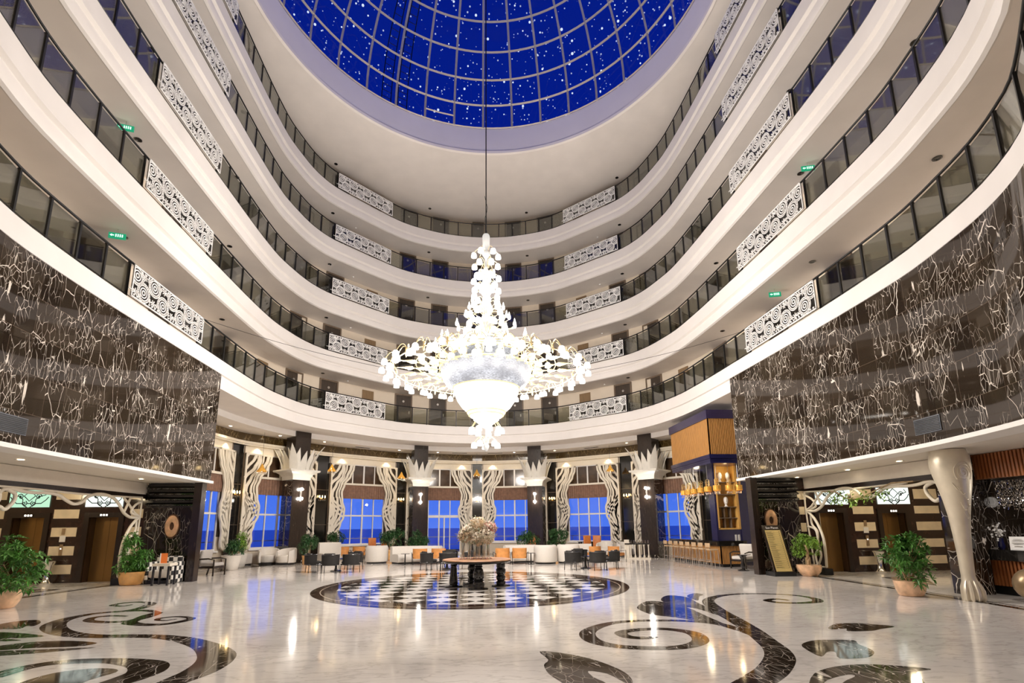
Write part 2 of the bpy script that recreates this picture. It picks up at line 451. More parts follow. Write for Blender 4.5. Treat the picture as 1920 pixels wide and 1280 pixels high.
def sweep(mb, prof, s0=0, s1=None, step=.45, mats=None, closed_prof=True, uv=False):
    """profile [(d,z)] along the outline"""
    full = s1 is None
    if full: s0, s1 = 0, PER
    n = max(2, int(abs(s1-s0)/step)); rows = []
    for k in range(n if full else n+1):
        s = s0+(s1-s0)*k/n; row = []
        for d, z in prof:
            p, _ = OP(s, d); row.append((p.x, p.y, z))
        rows.append(row)
    R = len(rows); P = len(prof); o = len(mb.v)
    for k, r in enumerate(rows):
        for j, q in enumerate(r):
            if uv: mb.uv[len(mb.v)] = (s0+(s1-s0)*k/n, q[2])
            mb.v.append(q)
    for i in range(R if full else R-1):
        i2 = (i+1) % R
        for j in range(P if closed_prof else P-1):
            j2 = (j+1) % P
            mb.f.append((o+i*P+j, o+i2*P+j, o+i2*P+j2, o+i*P+j2)); mb.m.append(mats[j] if mats else 0)
    if not full and closed_prof:
        mb.f.append(tuple(o+j for j in range(P))); mb.m.append(0)
        mb.f.append(tuple(o+(R-1)*P+j for j in range(P-1,-1,-1))); mb.m.append(0)

LEV = [7.725, 10.925, 14.125, 17.325, 20.525]
LNAME = ['first (lowest) gallery', 'second gallery', 'third gallery', 'fourth gallery', 'top gallery']

# ------------------------------------------------------------------ floor with marble inlays
m, nt2, p = nmat('white_polished_marble')
tcf = node(nt2, 'ShaderNodeTexCoord')
n1 = node(nt2, 'ShaderNodeTexNoise', {'Vector': tcf.outputs['Object'], 'Scale': .9, 'Detail': 8.0, 'Roughness': .62, 'Distortion': .7})
n2 = node(nt2, 'ShaderNodeTexNoise', {'Vector': node(nt2, 'ShaderNodeMapping', {'Vector': tcf.outputs['Object'], 'Scale': (1,3.0,1), 'Rotation': (0,0,.5)}).outputs[0], 'Scale': 1.6, 'Detail': 6.0})
ca = ramp(nt2, n1.outputs['Fac'], [(.3, (.66,.62,.57)), (.5, (.75,.71,.66)), (.7, (.79,.755,.70))])
cb = ramp(nt2, math_(nt2, 'ABSOLUTE', math_(nt2, 'SUBTRACT', n2.outputs['Fac'], .5)), [(0, (.80,.79,.78)), (.03, (1,1,1))])
mxf = node(nt2, 'ShaderNodeMixRGB', {'Fac': 1.0, 'Color1': ca, 'Color2': cb}, blend_type='MULTIPLY')
nt2.links.new(mxf.outputs[0], p.inputs['Base Color']); p.inputs['Roughness'].default_value = .085; p.inputs['IOR'].default_value = 1.55
M['floor'] = m
M['inlay'] = marble_dark('dark_inlay_marble', base=(.02,.013,.008), tile=(.9,.9), use_uv=False, amount=.8, rough=.06, ior=1.5, brown=.35)
M['inlay2'] = marble_dark('brown_inlay_marble', base=(.035,.016,.010), vein=(.5,.4,.3), tile=(.9,.9), use_uv=False, amount=.7, rough=.07, ior=1.5, brown=.5)
M['inlay_line'] = mat('beige_inlay_line', (.5,.42,.33), .1, var=.1)

def catmull(P, n=8):
    out = []
    for i in range(len(P)-1):
        a = P[max(0,i-1)]; b = P[i]; c = P[i+1]; d = P[min(len(P)-1,i+2)]
        for j in range(n):
            t = j/n
            out.append([.5*((2*b[k])+(c[k]-a[k])*t+(2*a[k]-5*b[k]+4*c[k]-d[k])*t*t+(3*b[k]-a[k]-3*c[k]+d[k])*t**3) for k in range(len(b))])
    out.append(list(P[-1])); return out
def cat_closed(P, n=4):
    out = []; N = len(P)
    for i in range(N):
        a, b, c, d = P[i-1], P[i], P[(i+1)%N], P[(i+2)%N]
        for j in range(n):
            t = j/n
            out.append([.5*((2*b[k])+(c[k]-a[k])*t+(2*a[k]-5*b[k]+4*c[k]-d[k])*t*t+(3*b[k]-a[k]-3*c[k]+d[k])*t**3) for k in range(2)])
    return out
FL = MB()
FL.add([(-19,-18,0),(19,-18,0),(19,18.6,0),(-19,18.6,0)], [(0,1,2,3)], 0)
_z = [.0010]
def inlay_poly(P, mt=1, dz=0.0):
    _z[0] += .00003
    FL.add([(q[0], q[1], _z[0]+dz) for q in P], [tuple(range(len(P))) if sum(P[i][0]*P[(i+1)%len(P)][1]-P[(i+1)%len(P)][0]*P[i][1] for i in range(len(P))) > 0 else tuple(range(len(P)-1,-1,-1))], mt)
def inlay_stroke(P, mt=1):
    P = catmull(P, 8); _z[0] += .00003; rows = []
    for i, q in enumerate(P):
        a = P[max(0,i-1)]; b = P[min(len(P)-1,i+1)]
        tx, ty = b[0]-a[0], b[1]-a[1]; l = hypot(tx, ty) or 1
        nx, ny = -ty/l*q[2]/2, tx/l*q[2]/2
        rows.append([(q[0]-nx, q[1]-ny, _z[0]), (q[0]+nx, q[1]+ny, _z[0])])
    FL.loft(rows, False, mt)
STROKES = [
 [[6.48,-4.25,0.1],[6.35,-3.99,0.16],[6.02,-4.18,0.18],[6.08,-4.5,0.2],[6.46,-4.63,0.2],[6.97,-4.49,0.22],[7.22,-3.96,0.18],[7.07,-3.45,0.14],[6.56,-3.13,0.14],[5.95,-3.07,0.16],[5.28,-3.38,0.2],[4.73,-4.05,0.25],[4.35,-5.23,0.3],[4.13,-6.32,0.3],[3.92,-7.26,0.3],[3.73,-7.91,0.3],[3.56,-8.44,0.33],[3.33,-8.88,0.36],[2.95,-9.35,0.36],[2.62,-9.66,0.36],[2.34,-9.9,0.36],[1.95,-10.22,0.3]],
 [[3.75,-7.62,0.12],[3.77,-7.07,0.2],[3.61,-6.52,0.2],[3.1,-6.23,0.18],[2.39,-6.15,0.18],[1.82,-6.36,0.2],[1.35,-6.94,0.25],[1.27,-7.58,0.25],[1.52,-7.98,0.22],[2.01,-8.16,0.22],[2.46,-8.11,0.22],[2.81,-7.79,0.24],[2.92,-7.26,0.24],[2.64,-6.92,0.2],[2.22,-6.9,0.2],[1.85,-7.07,0.2],[1.85,-7.4,0.2],[2.09,-7.52,0.18],[2.27,-7.45,0.1]],
 [[-6.86,-3.91,0.1],[-7.35,-3.54,0.2],[-7.76,-3.57,0.22],[-8.13,-3.74,0.22],[-8.29,-4.14,0.25],[-8.22,-4.64,0.3],[-7.95,-5.17,0.36],[-7.46,-5.71,0.34],[-6.95,-6.06,0.3],[-6.45,-6.24,0.26],[-6.0,-6.28,0.26],[-5.5,-6.38,0.26],[-4.95,-6.67,0.3],[-4.39,-7.16,0.36],[-3.98,-7.69,0.45],[-3.8,-8.13,0.45],[-3.75,-8.58,0.42],[-3.81,-8.94,0.36],[-3.87,-9.28,0.3]],
 [[-6.92,-3.86,0.2],[-6.89,-4.21,0.3],[-6.84,-4.57,0.25],[-6.9,-4.83,0.2],[-7.24,-4.89,0.2],[-7.69,-4.68,0.18],[-7.85,-4.31,0.16],[-7.66,-4.15,0.16],[-7.28,-4.25,0.08]],
 [[-7.77,-3.55,0.2],[-7.68,-3.18,0.22],[-7.86,-2.5,0.22],[-8.26,-2.15,0.15],[-8.6,-2.24,0.15],[-8.62,-2.6,0.15],[-8.3,-2.78,0.12],[-8.23,-2.55,0.06]],
 [[-6.82,-4.77,0.2],[-6.75,-5.03,0.25],[-6.4,-5.25,0.22],[-6.02,-5.27,0.2],[-5.83,-4.95,0.2],[-5.87,-4.66,0.15],[-6.22,-4.45,0.12],[-6.45,-4.57,0.12],[-6.42,-4.77,0.1],[-6.22,-4.87,0.1],[-6.09,-4.72,0.05]],
 [[-6.09,-8.55,0.3],[-6.03,-8.12,0.26],[-5.78,-7.91,0.25],[-5.24,-7.9,0.25],[-4.8,-8.05,0.34],[-4.54,-8.23,0.42],[-4.4,-8.5,0.42],[-4.41,-8.76,0.4],[-4.47,-9.02,0.36],[-4.48,-9.26,0.3]]]
LEAVES = [
 [[2.9,-4.68],[3.36,-3.91],[3.68,-4.0],[3.89,-4.83],[3.82,-5.89],[3.73,-6.81],[3.44,-6.3],[3.22,-5.93],[2.91,-5.61],[2.85,-5.22]],
 [[3.87,-3.5],[4.24,-3.02],[4.53,-3.39],[4.4,-4.19],[4.27,-5.06],[4.07,-5.78],[4.02,-5.02],[3.76,-4.64],[3.7,-4.08]],
 [[4.62,-3.18],[4.99,-2.76],[5.1,-3.02],[4.85,-3.35],[4.55,-3.94],[4.51,-3.69]],
 [[0.4,-8.14],[0.65,-8.23],[0.98,-8.58],[1.18,-9.02],[1.24,-9.35],[1.2,-9.63],[1.12,-9.62],[1.02,-9.27],[0.83,-9.14],[0.84,-9.4],[0.92,-9.64],[0.92,-10.1],[0.51,-9.89],[0.46,-9.59],[0.36,-9.19],[0.36,-8.81],[0.45,-8.58]],
 [[5.24,-7.17],[5.58,-6.89],[5.94,-6.87],[6.18,-7.02],[6.35,-7.22],[5.97,-7.38],[5.71,-7.49],[5.35,-7.46],[5.47,-7.27],[5.2,-7.31]],
 [[4.06,-8.23],[4.38,-8.0],[4.69,-7.99],[4.97,-8.06],[4.86,-8.28],[4.8,-8.57],[4.67,-8.79],[4.4,-8.98],[4.06,-8.97],[4.23,-8.67],[4.13,-8.65],[3.9,-8.86],[3.92,-8.6]],
 [[2.93,-10.01],[3.31,-9.55],[3.74,-9.31],[4.16,-9.26],[4.51,-9.38],[4.74,-9.54],[4.53,-9.6],[4.38,-9.73],[4.22,-10.0],[3.73,-10.43],[3.17,-10.21],[3.38,-9.9],[3.68,-9.7],[3.65,-9.63],[3.29,-9.79],[3.03,-10.03]],
 [[-9.07,-5.09],[-9.11,-4.62],[-8.83,-4.42],[-8.48,-4.75],[-8.32,-5.11],[-8.45,-5.1],[-8.36,-5.35],[-8.67,-5.36],[-8.87,-5.33]],
 [[-8.59,-5.65],[-7.98,-5.78],[-7.38,-6.1],[-7.63,-6.21],[-7.87,-6.21],[-7.49,-6.39],[-7.77,-6.43],[-8.01,-6.32]],
 [[-7.55,-6.86],[-7.21,-6.55],[-6.66,-6.54],[-6.13,-6.76],[-6.28,-6.97],[-6.86,-6.99],[-7.34,-7.1]],
 [[-7.29,-7.16],[-6.73,-7.11],[-5.94,-7.07],[-6.36,-7.28],[-6.92,-7.44],[-7.05,-7.44]],
 [[-5.55,-8.82],[-5.48,-8.45],[-5.19,-8.29],[-4.88,-8.33],[-4.74,-8.5],[-4.83,-8.81],[-4.85,-9.28],[-5.5,-9.2]]]
for P in STROKES: inlay_stroke(P)
for P in LEAVES: inlay_poly(cat_closed(P, 3))
# round medallion
def ring(r0, r1, mt, n=96, c=(-.42,.02)):
    _z[0] += .00003
    FL.loft([[(c[0]+r*cos(2*pi*k/n), c[1]+r*sin(2*pi*k/n), _z[0]) for k in range(n)] for r in (r1, r0)], True, mt)
def clip_circle(P, c, R, n=48):
    for k in range(n):
        a = 2*pi*(k+.5)/n; nx, ny = cos(a), sin(a); lim = R*cos(pi/n)
        Q = []
        for i in range(len(P)):
            p0, p1 = P[i], P[(i+1)%len(P)]
            d0 = (p0[0]-c[0])*nx+(p0[1]-c[1])*ny-lim; d1 = (p1[0]-c[0])*nx+(p1[1]-c[1])*ny-lim
            if d0 <= 0: Q.append(p0)
            if d0*d1 < 0:
                t = d0/(d0-d1); Q.append((p0[0]+(p1[0]-p0[0])*t, p0[1]+(p1[1]-p0[1])*t))
        P = Q
        if len(P) < 3: return None
    return P
MC = (-.42, .02); D = .78
for i in range(-7, 8):
    for j in range(-7, 8):
        x, y = -.79+i*D, -3.3+D*5+j*D
        q = clip_circle([(x-D/2,y),(x,y-D/2),(x+D/2,y),(x,y+D/2)], MC, 3.78)
        if q: inlay_poly(q, 1)
ring(3.78, 4.18, 2); ring(4.18, 4.21, 3); ring(4.21, 4.44, 2)
# dark border of the seating area with its chequered strip, and the lift-lobby lines
for side in (-1, 1):
    sA, sB = (s_at_y(5.4, side), side*.01)
    for d0, d1, mt in ((1.15, 1.75, 1),):
        _z[0] += .00003; n = 60
        FL.loft([[(*OP(sA+(sB-sA)*k/n, d)[0], _z[0]) for k in range(n+1)] for d in (d0, d1)], False, mt)
    n = 70
    for k in range(n):
        for r in range(4):
            if (k+r) % 2: continue
            s0 = sA+(sB-sA)*k/n; s1 = sA+(sB-sA)*(k+1)/n
            _z[0] += .000001
            q = [(*OP(s, 1.8+.36*rr)[0], _z[0]) for s, rr in ((s0,r),(s1,r),(s1,r+1),(s0,r+1))]
            FL.add(q, [(0,1,2,3) if side < 0 else (3,2,1,0)], 1)
for side, xs in ((-1, [(-11.2,3.9),(-11.42,2.88),(-11.82,.54),(-11.97,-1.44),(-11.7,-4.5)]), (1, [(10.3,2.2),(10.44,.42),(10.41,-1.6),(10.25,-3.76),(10.0,-6.4),(9.3,-8.5)])):
    inlay_stroke([(x, y, .17) for x, y in xs])
    inlay_stroke([(x+side*.22, y, .05) for x, y in xs])
    T = [(12.2*side,-.1),(13.6*side,-.15),(11.9*side,-2.3)] if side > 0 else [(-14.6,1.5),(-12.4,1.05),(-12.75,-.6)]
    inlay_poly(T, 1)
    c = (sum(t[0] for t in T)/3, sum(t[1] for t in T)/3)
    inlay_poly([(c[0]+(t[0]-c[0])*.8, c[1]+(t[1]-c[1])*.8) for t in T], 3)
    inlay_poly([(c[0]+(t[0]-c[0])*.5, c[1]+(t[1]-c[1])*.5) for t in T], 1)
fl = FL.build('floor', [M['floor'], M['inlay'], M['inlay2'], M['inlay_line']])
struct(fl, 'polished white marble lobby floor with dark inlaid scrolls and a chequered medallion', 'floor')

# ------------------------------------------------------------------ gallery slabs, corridor walls, roof ring
for k, z in enumerate(LEV):
    b = MB()
    if k == 0:
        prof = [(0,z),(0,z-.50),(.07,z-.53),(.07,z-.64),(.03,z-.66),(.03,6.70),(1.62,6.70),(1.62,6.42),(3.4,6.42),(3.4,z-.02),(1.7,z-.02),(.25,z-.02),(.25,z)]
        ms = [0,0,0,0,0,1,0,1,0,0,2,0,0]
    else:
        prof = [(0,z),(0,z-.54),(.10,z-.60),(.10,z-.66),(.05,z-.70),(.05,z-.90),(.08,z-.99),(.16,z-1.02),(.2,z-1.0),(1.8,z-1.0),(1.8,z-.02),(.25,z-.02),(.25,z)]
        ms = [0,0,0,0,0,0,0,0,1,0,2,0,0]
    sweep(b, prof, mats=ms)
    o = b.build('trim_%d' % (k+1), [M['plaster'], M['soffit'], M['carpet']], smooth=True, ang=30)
    struct(o, 'white curved balcony slab and soffit of the ' + LNAME[k], 'balcony slab')
    b = MB(); sweep(b, [(1.7,z-.02),(1.7,z+2.2),(1.9,z+2.2),(1.9,z-.02)])
    struct(b.build('wall_gallery_%d' % (k+1), M['corridor'], smooth=True, ang=30), 'beige corridor wall behind the doors of the ' + LNAME[k], 'wall')
RZ = 22.75; RR = 9.37
b = MB(); n = 240; rows = [[], [], [], [], []]
for k in range(n):
    a = 2*pi*k/n; s = s_at = None
    rows[0].append(None)
rows = [[] for _ in range(5)]
for k in range(n):
    s = PER*k/n; p, _ = OP(s, 1.85)
    v = Vector((p.x-CX, p.y-CY)).normalized()
    rows[0].append((p.x, p.y, RZ-.02))
    rows[1].append((CX+v.x*(RR+.10), CY+v.y*(RR+.10), RZ)); rows[2].append((CX+v.x*(RR+.05), CY+v.y*(RR+.05), RZ-.10))
    rows[3].append((CX+v.x*(RR-.06), CY+v.y*(RR-.06), RZ-.06)); rows[4].append((CX+v.x*(RR-.06), CY+v.y*(RR-.06), RZ+.10))
b.loft(rows, True, 0)
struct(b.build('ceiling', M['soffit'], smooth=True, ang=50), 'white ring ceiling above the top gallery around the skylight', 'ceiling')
b = MB(); n = 140
b.loft([[(CX+r*cos(2*pi*k/n), CY+r*sin(2*pi*k/n), z) for k in range(n)] for r, z in ((RR,RZ+.08),(RR,24.33),(RR+.3,24.36),(RR+.3,RZ+.08))], True, 0)
struct(b.build('wall_drum', M['drum'], smooth=True, ang=50), 'pale lilac-lit drum wall under the skylight rim', 'wall')

# ------------------------------------------------------------------ skylight dome
DZ = 24.33; DR = 9.33; GN = 35; STEP = 1.44
sk = thing('skylight', 'round glass dome skylight of blue dusk panes in a beige grid', 'skylight', (CX, CY, DZ)); sk['kind'] = 'structure'
def dome(th, arc, r=DR):
    ph = arc/DR
    return (r*cos(ph)*sin(th), r*cos(ph)*cos(th), r*sin(ph))
b = MB(); off = radians(1.0)
for g in range(GN):
    th = off + 2*pi*g/GN
    b.tube([dome(th, a) for a in [DR*pi/2*.86*i/16 for i in range(17)]], .062, 4)
b.build('rib', M['mullion'], sk)
for k in range(0, 9):
    b = MB(); b.tube([dome(2*pi*i/105+off, max(.03, k*STEP)) for i in range(105)], .07 if k else .05, 4, closed=True)
    b.build('ring_bar', M['mullion'], sk)
b = MB(); rows = []
for i in range(12): rows.append([dome(2*pi*j/GN*1.0+off, DR*pi/2*i/12*.99, DR+.05) for j in range(GN)])
b.loft(rows, True, 0)
b.build('glass', M['glass_dome'], sk, smooth=False)
b = MB(); t0 = off-2*pi*2/GN
b.tube([dome(t0+2*pi/GN*f, .62) for f in (0,.5,1)], .05, 4)
b.build('vent_bar', M['mullion'], sk)
for q in (-1,):
    th0 = off-2*pi*3/GN
    ld = thing('roof_ladder', 'dark roof ladder seen climbing outside the left of the glass dome', 'ladder', (CX, CY, DZ))
    for w0, w1 in ((-.075,-.02), (.02,.075)):
        b = MB()
        for e in (w0, w1):
            b.tube([dome(th0+e, a, DR+.28) for a in [.05+i*.5 for i in range(18)]], .028, 4)
        b.build('rail', M['black_metal'], ld)
        b = MB()
        for i in range(24): b.tube([dome(th0+w0, .15+i*.36, DR+.28), dome(th0+w1, .15+i*.36, DR+.28)], .02, 4)
        b.build('rungs', M['black_metal'], ld)

# ------------------------------------------------------------------ marble-clad boxes, ledges and soffits over the lobbies
SIDE = {-1: 3.06, 1: 2.68}
M['vent_grey'] = mat('grey_vent_metal', (.09,.1,.12), .4, .3)
M['ledge'] = mat('white_ledge_paint', (.82,.79,.75), .5, var=.02)
M['soffit2'] = mat('lobby_soffit_paint', (.72,.66,.58), .6, var=.03)
for side, nm in ((-1, 'left'), (1, 'right')):
    yb = SIDE[side]; sa = s_at_y(yb, side); sb = s_at_y(-13.0, side)
    b = MB()
    sweep(b, [(-.03,3.34),(-.03,7.19),(.45,7.19),(.45,3.34)], sa, sb, .35, uv=True)
    p, nn = OP(sa, .45)
    i0 = len(b.v)
    e = [(p.x, yb, 3.34), (side*16, yb, 3.34), (side*16, yb, 6.69), (p.x, yb, 6.69)]
    for q in e: b.uv[len(b.v)+e.index(q)] = (abs(q[0]), q[2])
    b.add(e, [(0,1,2,3) if side < 0 else (3,2,1,0)])
    struct(b.build('wall_' + nm, M['marble_wall'], smooth=True, ang=30), 'curved %s wall clad in veined black marble tiles above the lift lobby' % nm, 'wall')
    b = MB(); sweep(b, [(-.10,3.25),(-.10,3.34),(.5,3.34),(.5,3.25)], sa-side*.06, sb, .4)
    b.build('trim_ledge_' + nm, M['ledge'], smooth=True, ang=30)
    struct(bpy.data.objects['trim_ledge_' + nm], 'white glowing ledge under the %s marble wall' % nm, 'ledge')
    b = MB(); n = 40; r0 = []; r1 = []
    for k in range(n+1):
        p, _ = OP(sa+(sb-sa)*k/n, .0); r0.append((p.x, p.y, 3.262)); r1.append((side*18, p.y, 3.262))
    b.loft([r0, r1], False, 0)
    struct(b.build('ceiling_lobby_' + nm, M['soffit2']), 'cream soffit over the %s lift lobby' % nm, 'ceiling')
    g = MB()
    for y, z in ((-5.45, 3.72),) if side > 0 else ((-4.95, 3.72),):
        sv = s_at_y(y, side); p, nn = OP(sv, -.04)
        vt = thing('air_vent', 'grey slatted air vent set in the %s black marble wall' % nm, 'vent', (p.x, p.y, z), atan2(-nn.x, nn.y))
        f = MB()
        f.box(-.36,.36,-.015,.012,-.17,.17); f.build('frame', M['vent_grey'], vt)
        f = MB()
        for i in range(9): f.obox((0,-.02,-.14+i*.035), (.68,.012,.02), 0)
        f.build('slats', M['black_metal'], vt)

# ------------------------------------------------------------------ outside: terrace, sea
M['sea'] = mat('evening_sea', (.0,.17,.9), .3, var=.05, scale=.01)
b = MB(); b.add([(-9000,28,-9),(9000,28,-9),(9000,15000,-9),(-9000,15000,-9)], [(0,1,2,3)])
struct(b.build('ground_sea', M['sea']), 'deep blue evening sea beyond the windows', 'sea')
b = MB(); b.box(-30,30,18.7,27,-.4,-.05); b.box(-30,-13.5,5,18.7,-.4,-.05); b.box(13.5,30,5,18.7,-.4,-.05)
M['terrace'] = mat('dark_terrace_paving', (.06,.06,.09), .8, var=.2)
struct(b.build('ground_terrace', M['terrace']), 'dark terrace outside the windows', 'terrace')
tr = thing('terrace_railing', 'thin white railing along the dark terrace outside the windows', 'railing', (0,0,0))
path = [(*OP(s, 7.0)[0], 0) for s in [(-24+i*1.0) for i in range(49)]]
b = MB(); b.tube([(x,y,1.02) for x,y,_ in path], .03, 5); b.tube([(x,y,.5) for x,y,_ in path], .015, 4)
b.build('top_rail', M['window_white'], tr)
for i in range(0, 49, 2):
    b = MB(); b.tube([(path[i][0],path[i][1],-.05),(path[i][0],path[i][1],1.02)], .025, 5); b.build('post', M['window_white'], tr)
LAMP_W = 180
# ------------------------------------------------------------------ gallery balustrades
SP = .89
PANELS = []                                   # (s0, s1, text)
def s_near(x, y):
    best = None
    for k in range(1600):
        s = (k/1600-.5)*PER; p, _ = OP(s); e = (p.x-x)**2+(p.y-y)**2
        if best is None or e < best[0]: best = (e, s)
    return best[1]
for side in (-1, 1):
    PANELS.append((s_near(CX+side*5.37, 13.27), s_near(CX+side*8.0, 10.7), 'back %s curve' % ('left' if side < 0 else 'right')))
    PANELS.append((s_near(CX+side*9.5, 1.42 if side < 0 else 1.25), s_near(CX+side*9.5, -2.15 if side < 0 else -2.5), '%s side' % ('left' if side < 0 else 'right')))
def lattice_mesh(W, Hh):
    b = MB(); t = (0,.022,0); O=(0,-.011,0); U=(1,0,0); V=(0,0,1)
    fr = .035
    for u0,u1,v0,v1 in ((0,W,0,fr),(0,W,Hh-fr,Hh),(0,fr,0,Hh),(W-fr,W,0,Hh)):
        b.extr([(u0,v0),(u1,v0),(u1,v1),(u0,v1)], O,U,V,t)
    n = 9; cs = []
    pitch_ = (W-.05)/8.0
    for i in range(n):
        u = .03+i*pitch_; v = Hh*.72 if i % 2 == 0 else Hh*.33
        if i in (0, n-1): u = .15 if i == 0 else W-.15
        cs.append((u, v))
    def clipc(c, r, w, a0=0, a1=2*pi, seg=26):
        run = []
        for k in range(seg+1):
            a = a0+(a1-a0)*k/seg; q = (c[0]+r*cos(a), c[1]+r*sin(a))
            if .02 < q[0] < W-.02 and .02 < q[1] < Hh-.02: run.append(q)
            else:
                if len(run) > 1: b.strip(run, w, O,U,V,t)
                run = []
        if len(run) > 1: b.strip(run, w, O,U,V,t)
    for c in cs:
        clipc(c, .06, .035, seg=10); clipc(c, .135, .032, seg=18); clipc(c, .205, .028); clipc(c, .265, .028)
        for k in range(22):
            a = 2*pi*k/22
            q0 = (c[0]+.20*cos(a), c[1]+.20*sin(a)); q1 = (c[0]+.27*cos(a), c[1]+.27*sin(a))
            if all(.02 < q[0] < W-.02 and .02 < q[1] < Hh-.02 for q in (q0,q1)): b.strip([q0,q1], .022, O,U,V,t)
    for i in range(int(W/.13)):
        u = .08+i*.13
        for v in (Hh*.09, Hh*.91):
            if all(hypot(u-c[0], v-c[1]) > .28 for c in cs):
                b.extr([(u,v-.022),(u+.06,v-.022),(u+.06,v+.022),(u,v+.022)], O,U,V,t)
    for i, c in enumerate(cs[:-1]):            # star fragments and squares in the gaps
        u = c[0]; v = Hh*.2 if i % 2 == 0 else Hh*.83
        for k in range(7):
            a = 2*pi*k/7+i
            b.strip([(u+.03*cos(a), v+.03*sin(a)), (u+.11*cos(a), v+.11*sin(a))], .026, O,U,V,t)
        for du in (-.2, .2):
            if .05 < u+du < W-.05:
                b.extr([(u+du-.03,v-.03),(u+du+.03,v-.03),(u+du+.03,v+.03),(u+du-.03,v+.03)], O,U,V,t)
        b.strip([(u-.15, v-.06),(u-.15, v+.08)], .024, O,U,V,t); b.strip([(u+.14, v-.08),(u+.14, v+.06)], .024, O,U,V,t)
        b.strip([(u-.27, v),(u+.27, v)], .018, O,U,V,t)
    return b
S0, S1 = s_near(CX-6.5, -11.2), s_near(CX+6.5, -11.2)
pl_proto = None
pane_cache = {}
for k, z in enumerate(LEV):
    rl = thing('gallery_railing', 'black-posted glass balustrade running round the ' + LNAME[k], 'railing', (CX, CY, z), 0, 'glass balustrades of the galleries')
    ox, oy = CX, CY
    b = MB(); nn_ = int((S1-S0)/.3)
    b.tube([(OP(S0+(S1-S0)*i/nn_, .03)[0].x-ox, OP(S0+(S1-S0)*i/nn_, .03)[0].y-oy, .99) for i in range(nn_+1)], .03, 6)
    b.build('handrail', M['black_metal'], rl, smooth=True, ang=70)
    b = MB()
    b.tube([(OP(S0+(S1-S0)*i/nn_, .03)[0].x-ox, OP(S0+(S1-S0)*i/nn_, .03)[0].y-oy, .06) for i in range(nn_+1)], .012, 4)
    b.build('foot_rail', M['black_metal'], rl)
    bounds = sorted([(a, c) if a < c else (c, a) for a, c, _ in PANELS])
    spans = []; cur = S0
    for a, c in bounds: spans.append((cur, a)); cur = c
    spans.append((cur, S1))
    posts = []
    for a, c in spans:
        m_ = max(1, round((c-a)/SP)); posts += [(a+(c-a)*i/m_, a+(c-a)*(i+1)/m_) for i in range(m_)]
    done = set(); pi_ = 0
    for a, c in posts:
        for s in (a, c):
            key = round(s, 2)
            if key in done: continue
            done.add(key)
            p, nn = OP(s, .05)
            if 'post' not in pane_cache:
                q = MB(); q.box(-.028,.028,-.03,.03,-.01,.98); o = q.build('post', M['black_metal'], rl); pane_cache['post'] = o
            else:
                o = pane_cache['post'].copy(); COL.objects.link(o); o.parent = rl
            o.location = (p.x-ox, p.y-oy, 0); o.rotation_euler = (0,0,atan2(nn.y, nn.x)-pi/2)
        p0, _ = OP(a+.05, .05); p1, _ = OP(c-.05, .05)
        L = (p1-p0).length; key = ('g', round(L, 1))
        if key not in pane_cache:
            q = MB(); q.box(-.5,.5,-.006,.006,.03,.92); o = q.build('glass_pane', M['glass_rail'], rl); pane_cache[key] = o
        else:
            o = pane_cache[key].copy(); COL.objects.link(o); o.parent = rl
        mp_ = (p0+p1)/2
        o.location = (mp_.x-ox, mp_.y-oy, 0); o.rotation_euler = (0,0,atan2((p1-p0).y, (p1-p0).x)); o.scale = (L, 1, 1)
    # fretwork panels
    for a, c, txt in PANELS:
        p0, _ = OP(a, -.085); p1, _ = OP(c, -.085)
        mid_ = (p0+p1)/2; dd_ = p1-p0; out_ = mid_-Vector((CX, CY))
        if -dd_.y*out_.x+dd_.x*out_.y < 0: p0, p1 = p1, p0
        W = (p1-p0).length
        lb = 'white ring-pattern fretwork panel, %s, %s' % (LNAME[k], txt)
        key = ('L', txt)
        rz = atan2((p1-p0).y, (p1-p0).x)
        if key not in pane_cache:
            o = lattice_mesh(W, .90).build('fretwork_balustrade', M['fret_white']); pane_cache[key] = o
            q = MB(); q.box(.01, W-.01, .02, .03, .01, .89); q.build('dark_backing', M['black_gloss'], o)
        else:
            o = dup(pane_cache[key])
        tag(o, lb, 'balustrade panel', 'white fretwork balustrade panels')
        o.location = (p0.x, p0.y, z+.02); o.rotation_euler = (0,0,rz)

